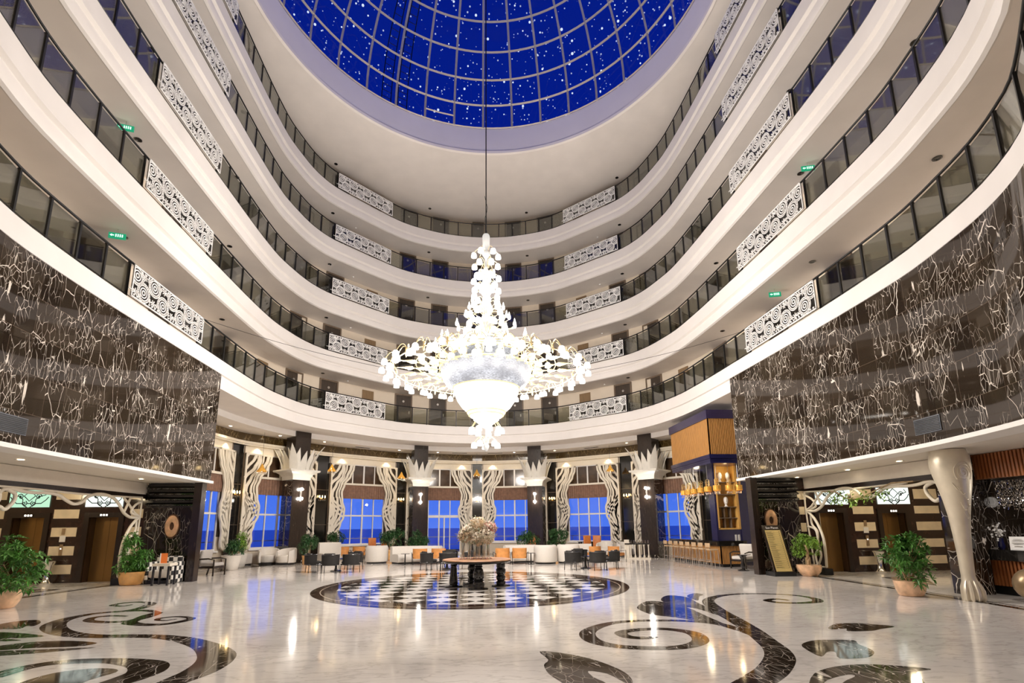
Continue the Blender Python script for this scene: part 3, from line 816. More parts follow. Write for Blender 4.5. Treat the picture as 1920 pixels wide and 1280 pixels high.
# ------------------------------------------------------------------ corridor doors
DANG = [(-64.2,.9,'d'),(-51.7,.75,'l'),(-43.1,.95,'d'),(-35,.95,'d'),(-25.6,.75,'l'),(-17.2,.95,'d'),(-9.2,.95,'d'),(0,.62,'d'),(8.8,.95,'d'),(17,.95,'d'),(25.6,.75,'l'),(35.3,.95,'d'),(43.1,.95,'d'),(51.7,.75,'l'),(64.2,.9,'d'),(84,.95,'d'),(-84,.95,'d'),(101,.95,'d'),(-101,.95,'d')]
dn = 0; dproto = {}
for k, z in enumerate(LEV):
    for a, wd, ty in DANG:
        s = s_at_angle(a, 1.7); p, nn = OP(s, 1.70); dn += 1
        rz = atan2(nn.y, nn.x)-pi/2
        if (ty, wd) not in dproto:
            r = bpy.data.objects.new('door_%d' % dn, None); COL.objects.link(r)
            h = 2.08
            q = MB()
            for x0, x1, z0, z1 in ((-wd/2-.09,-wd/2,0,h+.09),(wd/2,wd/2+.09,0,h+.09),(-wd/2,wd/2,h,h+.09)):
                q.box(x0,x1,-.07,.03,z0,z1)
            if ty == 'd':
                q.build('frame', M['door_frame'], r)
                q = MB(); q.box(-wd/2,wd/2,-.015,.03,0,h); q.build('leaf', M['door'], r)
                q = MB(); q.lathe([(.07,0),(.07,.015)], 14, (0,0,0)); o = q.build('number_plate', M['steel'], r, loc=(0,-.017,1.72)); o.rotation_euler = (pi/2,0,0)
                q = MB(); q.box(-.035,.035,-.05,-.015,.95,1.12); o = q.build('lock', M['steel'], r, loc=(wd/2-.1,0,0))
            else:
                q = MB(); q.box(-wd/2,wd/2,-.05,.03,0,h-.05); q.build('leaf', M['door_light'], r)
                q = MB(); q.box(-.02,.02,-.075,-.05,.98,1.1); q.build('pull', M['steel'], r, loc=(wd/2-.08,0,0))
            dproto[(ty, wd)] = r
        else:
            r = dup(dproto[(ty, wd)]); r.name = 'door_%d' % dn
        r.location = (p.x, p.y, z); r.rotation_euler = (0,0,rz)
        r['kind'] = 'structure'

# ------------------------------------------------------------------ soffit fittings: recessed spots, detectors, exit signs
POS = [(-70,'far left'),(-38,'left'),(-12.5,'back, left of centre'),(12.5,'back, right of centre'),(38,'right'),(70,'far right'),(-101,'near left'),(101,'near right'),(-123,'nearest left'),(123,'nearest right')]
b = MB(); b.lathe([(.10,0),(.10,-.014),(.065,-.018),(.055,-.004),(.03,-.006)], 18)
spot0 = None
for k in range(1, 6):
    z = (LEV[k]-1.0) if k < 5 else RZ-.02
    for a, txt in POS:
        if k == 5 and abs(a) > 75: continue
        s = s_at_angle(a, .9); p, _ = OP(s, .9)
        if spot0 is None: o = spot0 = b.build('recessed_spot', M['black_gloss'], smooth=True)
        else: o = spot0.copy(); COL.objects.link(o)
        o.location = (p.x, p.y, z)
        tag(o, 'small dark unlit spotlight over the %s, %s' % (LNAME[k-1], txt), 'recessed light', 'dark recessed spots under the galleries')
b = MB(); b.lathe([(.055,0),(.055,-.02),(.035,-.045),(.01,-.05)], 12)
det0 = None
for k in range(1, 5):
    z = LEV[k]-1.0
    for a, txt in [(-31,'left curve'),(31,'right curve')]:
        s = s_at_angle(a, .9); p, _ = OP(s, 1.2)
        if det0 is None: o = det0 = b.build('smoke_detector', M['paper'], smooth=True)
        else: o = det0.copy(); COL.objects.link(o)
        o.location = (p.x, p.y, z)
        tag(o, 'tiny white smoke detector over the %s, %s' % (LNAME[k-1], txt), 'smoke detector', 'smoke detectors under the galleries')
def exit_sign(loc, rz, label):
    t = thing('exit_sign', label, 'exit sign', loc, rz, 'green exit signs under the galleries')
    q = MB(); q.box(-.008,.008,-.008,.008,.07,.2); q.build('rod', M['steel'], t)
    q = MB(); q.box(-.2,.2,-.02,.02,-.09,.08); q.build('panel', M['exit_green'], t)
    q = MB()
    for u in (-1,):
        O=(0,-.0215,0); U=(1,0,0); V=(0,0,1); tt=(0,.001,0)
        q.extr([(-.17,0),(-.12,.04),(-.12,.015),(-.07,.015),(-.07,-.015),(-.12,-.015),(-.12,-.04)],O,U,V,tt)
        for i in range(4): q.extr([(-.04+i*.05,-.04),(-.012+i*.05,-.04),(-.012+i*.05,.045),(-.04+i*.05,.045)],O,U,V,tt)
    q.build('pictogram', M['exit_white'], t)
    return t
for side, lv, y in ((-1,1,-1.7),(-1,2,-2.0),(1,1,.6),(1,2,-1.8)):
    z = LEV[lv]-1.0-.2
    s = s_at_y(y, side); p, _ = OP(s, .8)
    exit_sign((p.x, p.y, z), -side*.25, 'small lit green exit sign over the %s, %s side' % (LNAME[lv-1], 'left' if side < 0 else 'right'))
# ------------------------------------------------------------------ back wall: bays with windows, fretwork, pilasters
HP = [(.37,18.32),(4.53,17.45),(5.2,17.17),(8.6,14.65),(9.26,14.0),(11.73,10.6),(12.0,9.9),(12.55,6.6)]
NUM = ['far left','left of the outer left column','between the two left columns','left of centre','right of centre','between the two right columns','right, behind the bar']
def ex(P, side): return (P[0]*side+CX, P[1])
BAYS = [(ex(HP[7],-1),ex(HP[6],-1),0),(ex(HP[5],-1),ex(HP[4],-1),1),(ex(HP[3],-1),ex(HP[2],-1),2),(ex(HP[1],-1),ex(HP[0],-1),3),
        (ex(HP[0],1),ex(HP[1],1),4),(ex(HP[2],1),ex(HP[3],1),5),(ex(HP[4],1),ex(HP[5],1),6)]
PIL = [(ex(HP[6],-1),ex(HP[5],-1)),(ex(HP[4],-1),ex(HP[3],-1)),(ex(HP[2],-1),ex(HP[1],-1)),(ex(HP[0],-1),ex(HP[0],1)),
       (ex(HP[1],1),ex(HP[2],1)),(ex(HP[3],1),ex(HP[4],1)),(ex(HP[5],1),ex(HP[6],1))]
def frame(A, B):
    d = Vector((B[0]-A[0], B[1]-A[1])); return d.length, atan2(d.y, d.x)
M['frieze'] = marble_dark('gold_brown_frieze_marble', base=(.075,.045,.014), vein=(.5,.36,.15), tile=(2.2,2), use_uv=False, joints=False, amount=1.2, rough=.15, ior=1.6)
TOPZ, SILL, TR, PB, PT = 5.44, .72, 2.41, 3.42, 4.27
fret_cache = {}
def fret(W):
    """tall curtain-shaped lattice: straight outer edge at u=0, wavy inner edge, flowing strands"""
    H0, H1 = .75, TOPZ-.02
    b = MB(); O=(0,-.24,0); U=(1,0,0); V=(0,0,1); t=(0,.08,0)
    keys = [(0,1.0),(.06,.98),(.15,.86),(.26,.62),(.36,.52),(.47,.56),(.57,.66),(.66,.64),(.75,.52),(.84,.44),(.92,.47),(.97,.42),(1.0,.22)]
    def inner(f):
        for i in range(len(keys)-1):
            if keys[i][0] <= f <= keys[i+1][0]:
                q = (f-keys[i][0])/(keys[i+1][0]-keys[i][0]); q = q*q*(3-2*q)
                return W*(keys[i][1]+(keys[i+1][1]-keys[i][1])*q)
        return W*.22
    N = 60
    z = lambda f: H1+(H0-H1)*f
    b.strip([(inner(i/N)-.05, z(i/N)) for i in range(N+1)], .11, O,U,V,t)
    b.strip([(.045, z(0)), (.045, z(1))], .09, O,U,V,t)
    b.strip([(0, z(0)-.04), (W, z(0)-.04)], .08, O,U,V,t)
    b.strip([(0, z(1)+.03), (inner(1), z(1)+.03)], .06, O,U,V,t)
    O=(0,-.23,0); t=(0,.055,0)
    for j in range(1, 7):                      # strands that follow the inner edge and run out into the outer edge
        pts = []; ws = []
        for i in range(N+1):
            f = i/N
            spread = .215+.05*sin(f*9+j)+.05*cos(f*5.0)
            u = inner(f)-.05-j*spread*.86-.26*W*(f-.30)*(1 if f < .42 else 0)-(.0 if f < .42 else .03*W)
            if f > .42: u += .10*sin((f-.42)*11+j*.5)*.6
            if u > .02 and u < inner(f)-.03: pts.append((u, z(f))); ws.append(.115+.045*sin(f*7+j*1.7))
            else:
                if len(pts) > 2: b.strip(pts, ws, O,U,V,t)
                pts = []; ws = []
        if len(pts) > 2: b.strip(pts, ws, O,U,V,t)
    for f0, f1, dirn in ((.44,.60,1),(.50,.66,1),(.40,.54,1),(.80,.93,-1),(.86,.98,-1),(.72,.84,-1)):   # crossing strands at the waists
        pts = []
        for i in range(13):
            q = i/12; f = f0+(f1-f0)*q
            u = (.04+(inner(f)-.12)*q) if dirn > 0 else (inner(f)-.08-(inner(f)-.1)*q)
            pts.append((max(.03,u), z(f)-.10*sin(q*pi)))
        b.strip(pts, .10, O,U,V,t)
    return b
def wall_panel(b, u0, u1, z0, z1, mt=0, t=.12): b.box(u0, u1, 0, t, z0, z1, mt)
wn = 0
for A, B, i in BAYS:
    L, rz = frame(A, B)
    loc = (A[0], A[1], 0)
    w0, w1 = .17*L, .83*L
    door = (i == 3)
    sill = .06 if door else SILL
    b = MB()
    wall_panel(b, 0, w0, 0, 1.35); wall_panel(b, w1, L, 0, 1.35); wall_panel(b, 0, w0, 1.35, TOPZ, 1); wall_panel(b, w1, L, 1.35, TOPZ, 1); wall_panel(b, 0, L, TOPZ, 5.82)  # upper piers painted dark to stand in for shade behind the fretwork
    if sill > .1: wall_panel(b, w0, w1, 0, sill)
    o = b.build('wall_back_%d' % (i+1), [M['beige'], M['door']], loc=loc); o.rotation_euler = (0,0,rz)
    struct(o, 'beige wall with shade painted behind fretwork, bay ' + NUM[i], 'wall')
    # cream band, cornice, frieze
    b = MB()
    b.box(-.05, L+.05, -.03, .0, TOPZ, 5.82, 0)
    b.box(-.35, L+.35, -.20, .12, 5.80, 5.88, 0); b.box(-.35, L+.35, -.26, .12, 5.88, 6.0, 0)
    b.box(-.35, L+.35, -.06, .12, 6.0, 6.43, 1)
    o = b.build('trim_cornice_%d' % (i+1), [M['band'], M['frieze']], loc=loc); o.rotation_euler = (0,0,rz)
    struct(o, 'white cornice and dark gold frieze over the bay, ' + NUM[i], 'cornice')
    # window
    wn += 1
    wd = bpy.data.objects.new('window_%d' % wn, None); COL.objects.link(wd); wd.location = loc; wd.rotation_euler = (0,0,rz)
    struct(wd, 'tall white-framed window onto the blue dusk sea, bay ' + NUM[i], 'window')
    b = MB(); Wd = w1-w0
    y0, y1 = .01, .08
    nv = 4
    for q in range(nv+1):
        u = w0+Wd*q/nv; th = .05 if q in (0, nv) else (.045 if q == 2 else .028)
        b.box(u-th, u+th, y0, y1, sill, TOPZ)
    for zz, th in ((sill+.03,.05),(TR,.045),(PB+.02,.03),(PT,.05),(TOPZ-.02,.03)): b.box(w0, w1, y0-.005, y1+.005, zz-th, zz+th)
    if door:
        b.box(w0, w1, -.03, .1, TR-.12, TR-.02); b.box(w0+Wd*.62-.04, w0+Wd*.62+.04, -.01, .09, 0, TR)
    b.build('frame', M['window_white'], wd)
    b = MB(); b.box(w0-.1, w1+.1, -.10, .06, sill-.07, sill); b.build('sill', M['window_white'], wd)
    b = MB()
    for q in range(nv): b.add([(w0+Wd*q/nv, .045, sill),(w0+Wd*(q+1)/nv, .045, sill),(w0+Wd*(q+1)/nv, .045, PB),(w0+Wd*q/nv, .045, PB)], [(0,1,2,3)])
    b.build('panes', M['glass_win'], wd)
    b = MB(); b.box(w0, w1, .05, .06, PT, TOPZ); b.build('upper_panes', M['clere'], wd)
    # ribbed valance
    va = thing('ribbed_valance', 'brown ribbed valance over the window ' + NUM[i], 'valance', loc, rz, 'ribbed brown valances')
    b = MB(); poly = []
    n = int(Wd/.075)
    for q in range(n+1):
        u = w0+.02+(Wd-.04)*q/n; poly.append((u, -.05 if q % 2 == 0 else -.085))
    poly = poly+[(w1-.02, .0), (w0+.02, .0)]
    b.prism(poly, PB-.02, PT-.06); b.build('ribbed_blind', M['blind'], va)
    b = MB(); b.box(w0-.05, w1+.05, -.13, .005, PT-.07, PT+.04); b.build('top_board', M['cream'], va)
    # fretwork curtains
    fw = min(1.42, L*.36)
    key = round(fw, 2)
    if key not in fret_cache: fret_cache[key] = fret(fw).build('fretwork_curtain', M['cream'], smooth=False); o = fret_cache[key]
    else: o = fret_cache[key].copy(); COL.objects.link(o)
    o.location = loc; o.rotation_euler = (0,0,rz)
    tag(o, 'curtain-shaped cream fretwork, left edge of the bay ' + NUM[i], 'fretwork screen', 'cream fretwork screens beside the windows')
    o = fret_cache[key].copy(); COL.objects.link(o)
    o.location = (B[0], B[1], 0); o.rotation_euler = (0,0,rz); o.scale = (-1,1,1)
    tag(o, 'curtain-shaped cream fretwork, right edge of the bay ' + NUM[i], 'fretwork screen', 'cream fretwork screens beside the windows')
    # grazing spots in the cornice
    c, s_ = cos(rz), sin(rz)
    for f in (.16, .84):
        u = L*f; px_ = A[0]+c*u+s_*.16; py_ = A[1]+s_*u-c*.16
        light('SPOT', 'cornice_spot', (px_, py_, 5.78), 45, (1,.78,.45), .03, (radians(4),0,rz), radians(120), .9)
# black pilasters with sconces
sc0 = None
for i, (A, B) in enumerate(PIL):
    L, rz = frame(A, B); loc = (A[0], A[1], 0)
    b = MB(); b.box(0, L, -.02, .1, 0, 5.84); 
    b2 = MB(); b2.box(-.05, L+.05, -.19, .12, 5.80, 5.88, 0); b2.box(-.05, L+.05, -.25, .12, 5.88, 6.0, 0); b2.box(-.05, L+.05, -.05, .3, 6.0, 6.43, 1)
    o = b2.build('trim_pilaster_cornice_%d' % (i+1), [M['band'], M['frieze']], loc=loc); o.rotation_euler = (0,0,rz); struct(o, 'cornice and frieze over black pilaster %d from the left' % (i+1), 'cornice')
    if i == 3: pass
    o = b.build('wall_pilaster_%d' % (i+1), M['black_gloss'], loc=loc); o.rotation_euler = (0,0,rz); struct(o, 'black glossy pilaster, number %d from the left on the back wall' % (i+1), 'wall')
    b = MB()
    for zz in (1.9, 3.85): b.box(0, L, -.026, -.018, zz-.008, zz+.008)
    for u in (0, L): b.box(u-.03, u+.03, -.045, .02, 0, 5.84)
    o2 = b.build('joints', M['door_frame'], o)
    if i == 6: continue
    mx_, my_ = (A[0]+B[0])/2, (A[1]+B[1])/2
    pos = (mx_+sin(rz)*.03, my_-cos(rz)*.03, 3.36)
    nm = ['on the black pilaster left of the outer left column','on the black pilaster right of the outer left column','on the black pilaster beside the inner left column','on the central black pilaster','on the black pilaster beside the inner right column','on the black pilaster left of the outer right column'][i]
    lb = 'small brass sconce with glowing candles ' + nm
    if sc0 is None:
        sc0 = thing('wall_sconce', lb, 'sconce', pos, rz, 'brass sconces on the black pilasters')
        b = MB(); b.lathe([(.05,0),(.06,.02),(.03,.04)], 12); q = b.build('backplate', M['brass'], sc0, smooth=True); q.rotation_euler = (pi/2,0,0)
        for u in (-.16, 0, .16):
            b = MB(); b.tube([(0,-.03,0),(u*.5,-.10,-.06),(u,-.14,-.03),(u,-.14,.03)], .009, 5); b.build('arm', M['brass'], sc0)
            b = MB(); b.lathe([(.012,.03),(.03,.06),(.026,.12),(.008,.17)], 8, (u,-.14,0)); b.build('candle_bulb', M['warm'], sc0, smooth=True)
        b = MB()
        for u in (-.2,-.12,-.06,.02,.08,.14,.2): b.lathe([(.002,-.06),(.012,-.11),(.002,-.15)], 6, (u,-.12,0))
        b.build('crystal_drops', M['crystal'], sc0)
    else: dup(sc0, pos, rz, lb)
    light('POINT', 'sconce_light', (pos[0]+sin(rz)*.32, pos[1]-cos(rz)*.32, 3.5), 4, (1,.66,.28), .06)

# ------------------------------------------------------------------ columns with lotus capitals
def petal(b, w, h, flare, base, n=8):
    """pointed blade standing on base (x along width), leaning outward (-y) by flare"""
    rows = []
    for i in range(n+1):
        f = i/n
        hw = w/2*(1-f**2.2)*(1+.25*sin(f*pi)); y = -flare*f**1.7; zz = h*f
        rows.append([Vector((-hw, y, zz)), Vector((0, y-.05*(1-f), zz)), Vector((hw, y, zz)), Vector((hw*.98, y+.03, zz)), Vector((-hw*.98, y+.03, zz))])
    M_, o = base
    rows = [[M_ @ v + o for v in r] for r in rows]
    b.loft(rows, True, 0, caps=True)
COLS = [(-9.23,11.62,'outer left'),(-3.52,16.0,'inner left'),(3.5,16.01,'inner right'),(9.14,11.72,'outer right')]
col0 = None
for x, y, nm in COLS:
    best = s_near(x, y); _, nn = OP(best)
    rz = atan2(nn.y, nn.x)-pi/2
    c = (x+nn.x*.47, y+nn.y*.47)
    h = .475
    lb = 'dark square column with lotus-petal capital and two globe lamps, ' + nm
    if col0 is None:
        col0 = thing('lotus_column', lb, 'column', (c[0], c[1], 0), rz, 'lotus columns along the back'); t = col0
        b = MB(); b.box(-h,h,-h-.002,-h+.01,0,4.2,0); b.box(-h,h,-h,h,0,4.2,1); b.box(-h-.03,h+.03,-h-.03,h+.03,0,.12,1)
        b.box(-h-.02,-h+.04,-h-.012,-h,0,4.2,2) if False else None
        b.build('shaft', [M['dark_wood'], M['marble_plain']], t)
        b = MB(); b.box(-.43,.43,-.43,.43,4.6,6.7); b.build('upper_shaft', M['dark_wood'], t)
        b = MB(); rows = []
        for e, zz in ((h+.02,4.16),(h+.02,4.2),(h+.05,4.34),(h+.12,4.46),(h+.24,4.55),(h+.34,4.58),(h+.37,4.62),(h+.36,4.68),(h+.2,4.69)):
            rows.append([Vector((a*e, q*e, zz)) for a, q in ((-1,-1),(1,-1),(1,1),(-1,1))])
        b.loft(rows, True, 0, caps=True); b.build('capital', M['petal'], t)
        for sd in range(4):
            R_ = Matrix.Rotation(sd*pi/2, 3, 'Z')
            for u in (-.33, 0, .33):
                b = MB(); petal(b, .33, 1.12 if u else 1.0, .34, (R_ @ Matrix.Rotation(u*.35, 3, 'Z'), R_ @ Vector((u*1.08, -h-.02, 4.66)))); b.build('petal', M['petal'], t, smooth=True, ang=50)
            b = MB(); petal(b, .38, 1.3, .62, (R_ @ Matrix.Rotation(-pi/4, 3, 'Z'), R_ @ Vector((-h-.03, -h-.03, 4.66)))); b.build('petal', M['petal'], t, smooth=True, ang=50)
        b = MB(); b.box(-.05,.05,-h-.03,-h,3.05,3.75); lp = b.build('lamp_plate', M['steel'], t)
        for zz in (3.2, 3.68):
            b = MB(); b.ball((0,-h-.11,zz), .075, 14); b.build('lamp_globe', M['white_lamp'], lp, smooth=True)
    else: dup(col0, (c[0], c[1], 0), rz, lb)
    for zz in (3.2, 3.68):
        light('POINT', 'column_lamp', (x-nn.x*.22, y-nn.y*.22, zz), 16, (1,.93,.82), .07)

# ------------------------------------------------------------------ ceiling downlights, vents under the first gallery
b0 = None
DL = [(-11.66,8.69,'far left'),(-10.31,11.2,'left of the outer left column'),(-8.6,13.1,'right of the outer left column'),(-4.9,16.1,'left of the inner left column'),(-2.59,17.0,'right of the inner left column'),(2.34,17.0,'left of the inner right column'),(4.85,16.1,'right of the inner right column'),(8.6,13.1,'left of the outer right column')]
def downlight(loc, lb, grp):
    global b0
    if b0 is None:
        b0 = thing('downlight', lb, 'downlight', loc, 0, grp)
        q = MB(); q.lathe([(.075,0),(.10,0),(.10,-.012),(.075,-.012)], 20, caps=False); q.build('trim_ring', M['plaster'], b0, smooth=True)
        q = MB(); q.lathe([(.074,-.004),(.001,-.005)], 20, caps=True); q.build('lens', M['warm2'], b0)
        return b0
    return dup(b0, loc, 0, lb, grp)
for x, y, nm in DL:
    downlight((x, y, 6.418), 'lit warm downlight in the ceiling under the first gallery, ' + nm, 'downlights under the first gallery')
    light('SPOT', 'downlight_beam', (x, y, 6.38), 60, (1,.78,.48), .05, (0,0,0), radians(105), .8)
for side, pts in ((-1, [(-10.6,-3.2),(-12.4,1.2),(-10.82,1.41)]), (1, [(10.85,1.38),(10.9,-.95),(10.75,-3.0),(12.6,-1.5)])):
    for j, (x, y) in enumerate(pts):
        downlight((x, y, 3.258), 'lit warm downlight number %d in the %s lift lobby soffit' % (j+1, 'left' if side < 0 else 'right'), 'downlights in the lobby soffits')
        light('SPOT', 'downlight_beam', (x-side*.0, y, 3.2), 45, (1,.84,.6), .05, (0,0,0), radians(75), .8)
vt0 = None
for x, y, nm in ((-6.9,15.0,'left of centre'),(-1.2,17.2,'left'),(1.1,17.2,'right'),(6.9,14.8,'right of centre'),(-9.6,12.4,'outer left')):
    sv = s_near(x, y); _, nn = OP(sv)
    lb = 'slim linear ceiling air grille under the first gallery, ' + nm
    if vt0 is None:
        vt0 = thing('ceiling_grille', lb, 'vent', (x, y, 6.415), atan2(nn.y, nn.x)-pi/2, 'ceiling grilles under the first gallery')
        q = MB(); q.box(-.5,.5,-.1,.1,-.012,0); q.build('frame', M['plaster'], vt0)
        q = MB()
        for k in range(5): q.box(-.47,.47,-.08+k*.036,-.062+k*.036,-.02,-.011)
        q.build('slats', M['black_metal'], vt0)
    else: dup(vt0, (x, y, 6.415), atan2(nn.y, nn.x)-pi/2, lb)
# hanging bell pendants in front of the windows
pd0 = None
for x, y, zz, nm in ((-10.75,10.35,4.45,'in the far left bay'),(-8.25,13.6,4.83,'just right of the outer left column'),(-4.75,16.3,4.68,'just left of the inner left column'),(-.08,17.4,4.95,'in front of the central black pilaster'),(7.8,14.0,4.85,'just left of the outer right column')):
    lb = 'amber bell pendant lamp with crystal fringe hanging ' + nm
    if pd0 is None:
        pd0 = thing('bell_pendant', lb, 'pendant lamp', (x, y, zz), 0, 'amber bell pendants along the back'); base_z = zz
        q = MB(); q.tube([(0,0,.35),(0,0,6.42-zz)], .006, 5); q.build('cable', M['black_metal'], pd0)
        q = MB(); q.lathe([(.02,.40),(.05,.34),(.09,.24),(.17,.12),(.24,.03),(.25,0),(.235,.0),(.16,.11),(.08,.22)], 20, caps=False); q.build('bell_shade', M['amber'], pd0, smooth=True)
        q = MB()
        for k in range(20):
            a = 2*pi*k/20; q.lathe([(.002,.0),(.014,-.07),(.002,-.14)], 5, (.22*cos(a), .22*sin(a), 0))
        q.build('crystal_fringe', M['crystal'], pd0)
        q = MB(); q.ball((0,0,.06), .045, 10); q.build('bulb', M['warm'] if False else M['warm2'], pd0, smooth=True)
    else:
        r = dup(pd0, (x, y, zz), 0, lb)
for o in list(COL.objects):
    if o.name.startswith('bell_pendant'):
        for c in o.children:
            if c.name.startswith('cable'): c.scale = (1, 1, (6.42-o.location.z)/(6.42-base_z))

# side returns between the window bays and the lift lobbies
for side in (-1, 1):
    q = MB()
    A = Vector((side*12.55+CX, 6.6)); B = Vector((side*11.6, 3.1 if side < 0 else 1.8)); d = (B-A).normalized(); nrm = Vector((d.y, -d.x))*side*-1
    P4 = [A, B, B+nrm*.2, A+nrm*.2]
    q.prism([(v.x, v.y) for v in P4], 0, 6.5)
    q.box(*sorted((side*11.5, side*18)), 2.95 if side < 0 else 1.7, 3.3, 3.2, 6.7)
    if side > 0:
        A = Vector((HP[6][0]+CX, HP[6][1])); B = Vector((HP[7][0]+CX, HP[7][1]+0.0)); q.prism([(A.x,A.y),(B.x,B.y),(B.x+.2,B.y),(A.x+.2,A.y)], 0, 6.5)
    struct(q.build('wall_return_' + ('left' if side < 0 else 'right'), M['beige']), 'beige return wall on the %s' % ('left' if side < 0 else 'right'), 'wall')
# ------------------------------------------------------------------ the great chandelier
m, ntb, p = nmat('glowing_crystal_strands')
tcb = node(ntb, 'ShaderNodeTexCoord')
nb = node(ntb, 'ShaderNodeTexNoise', {'Vector': node(ntb, 'ShaderNodeMapping', {'Vector': tcb.outputs['Object'], 'Scale': (9,9,30)}).outputs[0], 'Scale': 1.6, 'Detail': 3.0})
nb2 = node(ntb, 'ShaderNodeTexNoise', {'Vector': tcb.outputs['Object'], 'Scale': 1.5, 'Detail': 2.0})
e = math_(ntb, 'MULTIPLY', math_(ntb, 'MULTIPLY_ADD', nb.outputs['Fac'], 1.8, -.4), math_(ntb, 'MULTIPLY_ADD', nb2.outputs['Fac'], 2.6, -.5))
p.inputs['Base Color'].default_value = (.06,.065,.08,1); p.inputs['Emission Color'].default_value = (.93,.95,1,1)
ntb.links.new(math_(ntb, 'MAXIMUM', e, .16), p.inputs['Emission Strength'])
m.cycles.emission_sampling = 'NONE'; M['strands'] = m
M['gold_lit'] = mat('polished_gold', (1,.82,.48), .22, .75, var=.05)
CC = Vector((-.02, .745, 0))
ch = thing('crystal_chandelier', 'huge lit crystal and gold chandelier hanging in the middle of the atrium', 'chandelier', (CC.x, CC.y, 4.0))
Zb = 4.0
def zz(v): return v-Zb
b = MB(); b.tube([(0,0,zz(11.6)),(0,0,zz(33.55))], .022, 6); b.build('suspension_cable', M['black_metal'], ch)
b = MB(); b.tube([(.05*cos(i*1.3),.05*sin(i*1.3),zz(11.7+i*.22)) for i in range(8)], .010, 4); b.build('power_cord', M['black_metal'], ch)
b = MB()
pr = [(.10,11.72),(.13,11.66),(.12,11.2),(.05,11.1),(.16,11.0),(.05,10.8),(.06,10.4),(.17,10.25),(.19,10.1),(.07,9.95),(.16,9.75),(.20,9.55),(.08,9.35),(.18,9.1),(.22,8.95),(.09,8.8),(.2,8.55),(.24,8.4),(.1,8.25),(.22,8.05),(.26,7.9),(.12,7.75),(.12,6.9)]
b.lathe([(r, zz(z)) for r, z in pr[::-1]], 14); b.build('stem', M['bowl'], ch, smooth=True)
def hoop(b, r, z, th, n=56): b.tube([(r*cos(2*pi*k/n), r*sin(2*pi*k/n), zz(z)) for k in range(n)], th, 6, closed=True)
for r, z, th in ((.62,7.78,.03),(1.08,7.32,.035),(1.52,6.80,.035),(1.10,6.12,.03),(.62,5.34,.03),(.56,5.24,.03)):
    b = MB(); hoop(b, r, z, th); b.build('gold_ring', M['gold_lit'], ch, smooth=True)
b = MB(); b.lathe([(.60,zz(7.76)),(.63,zz(7.72)),(.62,zz(7.5)),(.40,zz(7.45))], 40, caps=False); b.lathe([(1.05,zz(7.30)),(1.08,zz(7.26)),(1.06,zz(7.04)),(.8,zz(7.0))], 48, caps=False); b.build('crystal_skirt', M['strands'], ch, smooth=True)
b = MB(); b.lathe([(1.10,zz(6.10)),(1.30,zz(6.24)),(1.42,zz(6.42)),(1.49,zz(6.62)),(1.51,zz(6.80))], 56, caps=False); b.build('upper_bowl', M['strands'], ch, smooth=True)
b = MB(); b.lathe([(.60,zz(5.32)),(.80,zz(5.5)),(.95,zz(5.72)),(1.04,zz(5.94)),(1.09,zz(6.12))], 48, caps=False); b.build('lower_bowl', M['bowl2'], ch, smooth=True)
b = MB(); b.lathe([(.05,zz(4.80)),(.14,zz(4.84)),(.2,zz(4.92)),(.36,zz(5.04)),(.42,zz(5.08)),(.40,zz(5.12)),(.5,zz(5.17)),(.53,zz(5.2)),(.5,zz(5.23)),(.6,zz(5.27)),(.62,zz(5.31)),(.3,zz(5.33))], 40); b.build('stepped_finial', M['bowl2'], ch, smooth=True)
b = MB(); b.lathe([(.02,zz(4.06)),(.07,zz(4.12)),(.10,zz(4.22)),(.05,zz(4.34)),(.09,zz(4.42)),(.035,zz(4.5)),(.03,zz(4.85))], 12); b.build('drop_finial', M['bowl'], ch, smooth=True)

# one lamp: glass bell hanging from a gooseneck
lamp_me = None; nlamp = 0; rest = MB()
LB = MB(); LB.lathe([(.012,.06),(.05,.055),(.085,.02),(.098,-.05),(.10,-.12),(.085,-.12),(.07,-.04),(.03,.0)], 10, caps=True)
UB = MB(); UB.lathe([(.03,0),(.055,.04),(.05,.12),(.03,.16),(.022,.22),(.004,.27)], 8)
def put_lamp(x, y, z, up=False, lit=True, big=True):
    global lamp_me, nlamp
    src = UB if up else LB
    if nlamp < 100 and lit and big and not up:
        if lamp_me is None:
            o = LB.build('lamp', M['bulb'], ch, smooth=True); lamp_me = o.data
        else:
            o = bpy.data.objects.new('lamp', lamp_me); COL.objects.link(o); o.parent = ch
        o.location = (x, y, zz(z)); nlamp += 1
    else:
        rest.add([(v[0]+x, v[1]+y, v[2]+zz(z)) for v in src.v], src.f, 0 if lit else 1)
def goose(b, p0, p1, rise, th=.013):
    p0 = Vector(p0); p1 = Vector(p1); pts = []
    for i in range(9):
        t = i/8; q = p0*(1-t)+p1*t; q.z += rise*sin(pi*t**.75); pts.append(q)
    b.tube(pts, th, 5)
# outer ring: radial gold rods with teardrop ornaments, three bells each
NA = 24
arm = MB()
arm.tube([(1.5,0,zz(6.72)),(2.9,0,zz(6.70))], .016, 5)
arm.lathe([(.004,zz(6.55)),(.03,zz(6.6)),(.03,zz(6.8)),(.004,zz(6.86))], 6, (3.02,0,0))
for r0, l in ((1.62,.34),(2.0,.3),(2.34,.42)):
    arm.loft([[(r0+l*i/7, (.012+.06*sin(pi*min(1,(i/7)**.6)))*cos(2*pi*k/6), zz(6.71)+(.012+.05*sin(pi*min(1,(i/7)**.6)))*sin(2*pi*k/6)) for k in range(6)] for i in range(8)], True, 0)
goose(arm, (2.98,0,zz(6.72)), (3.36,0,zz(6.66)), .24)
goose(arm, (2.98,0,zz(6.72)), (3.12,.34,zz(6.66)), .22)
goose(arm, (2.98,0,zz(6.72)), (3.12,-.34,zz(6.66)), .22)
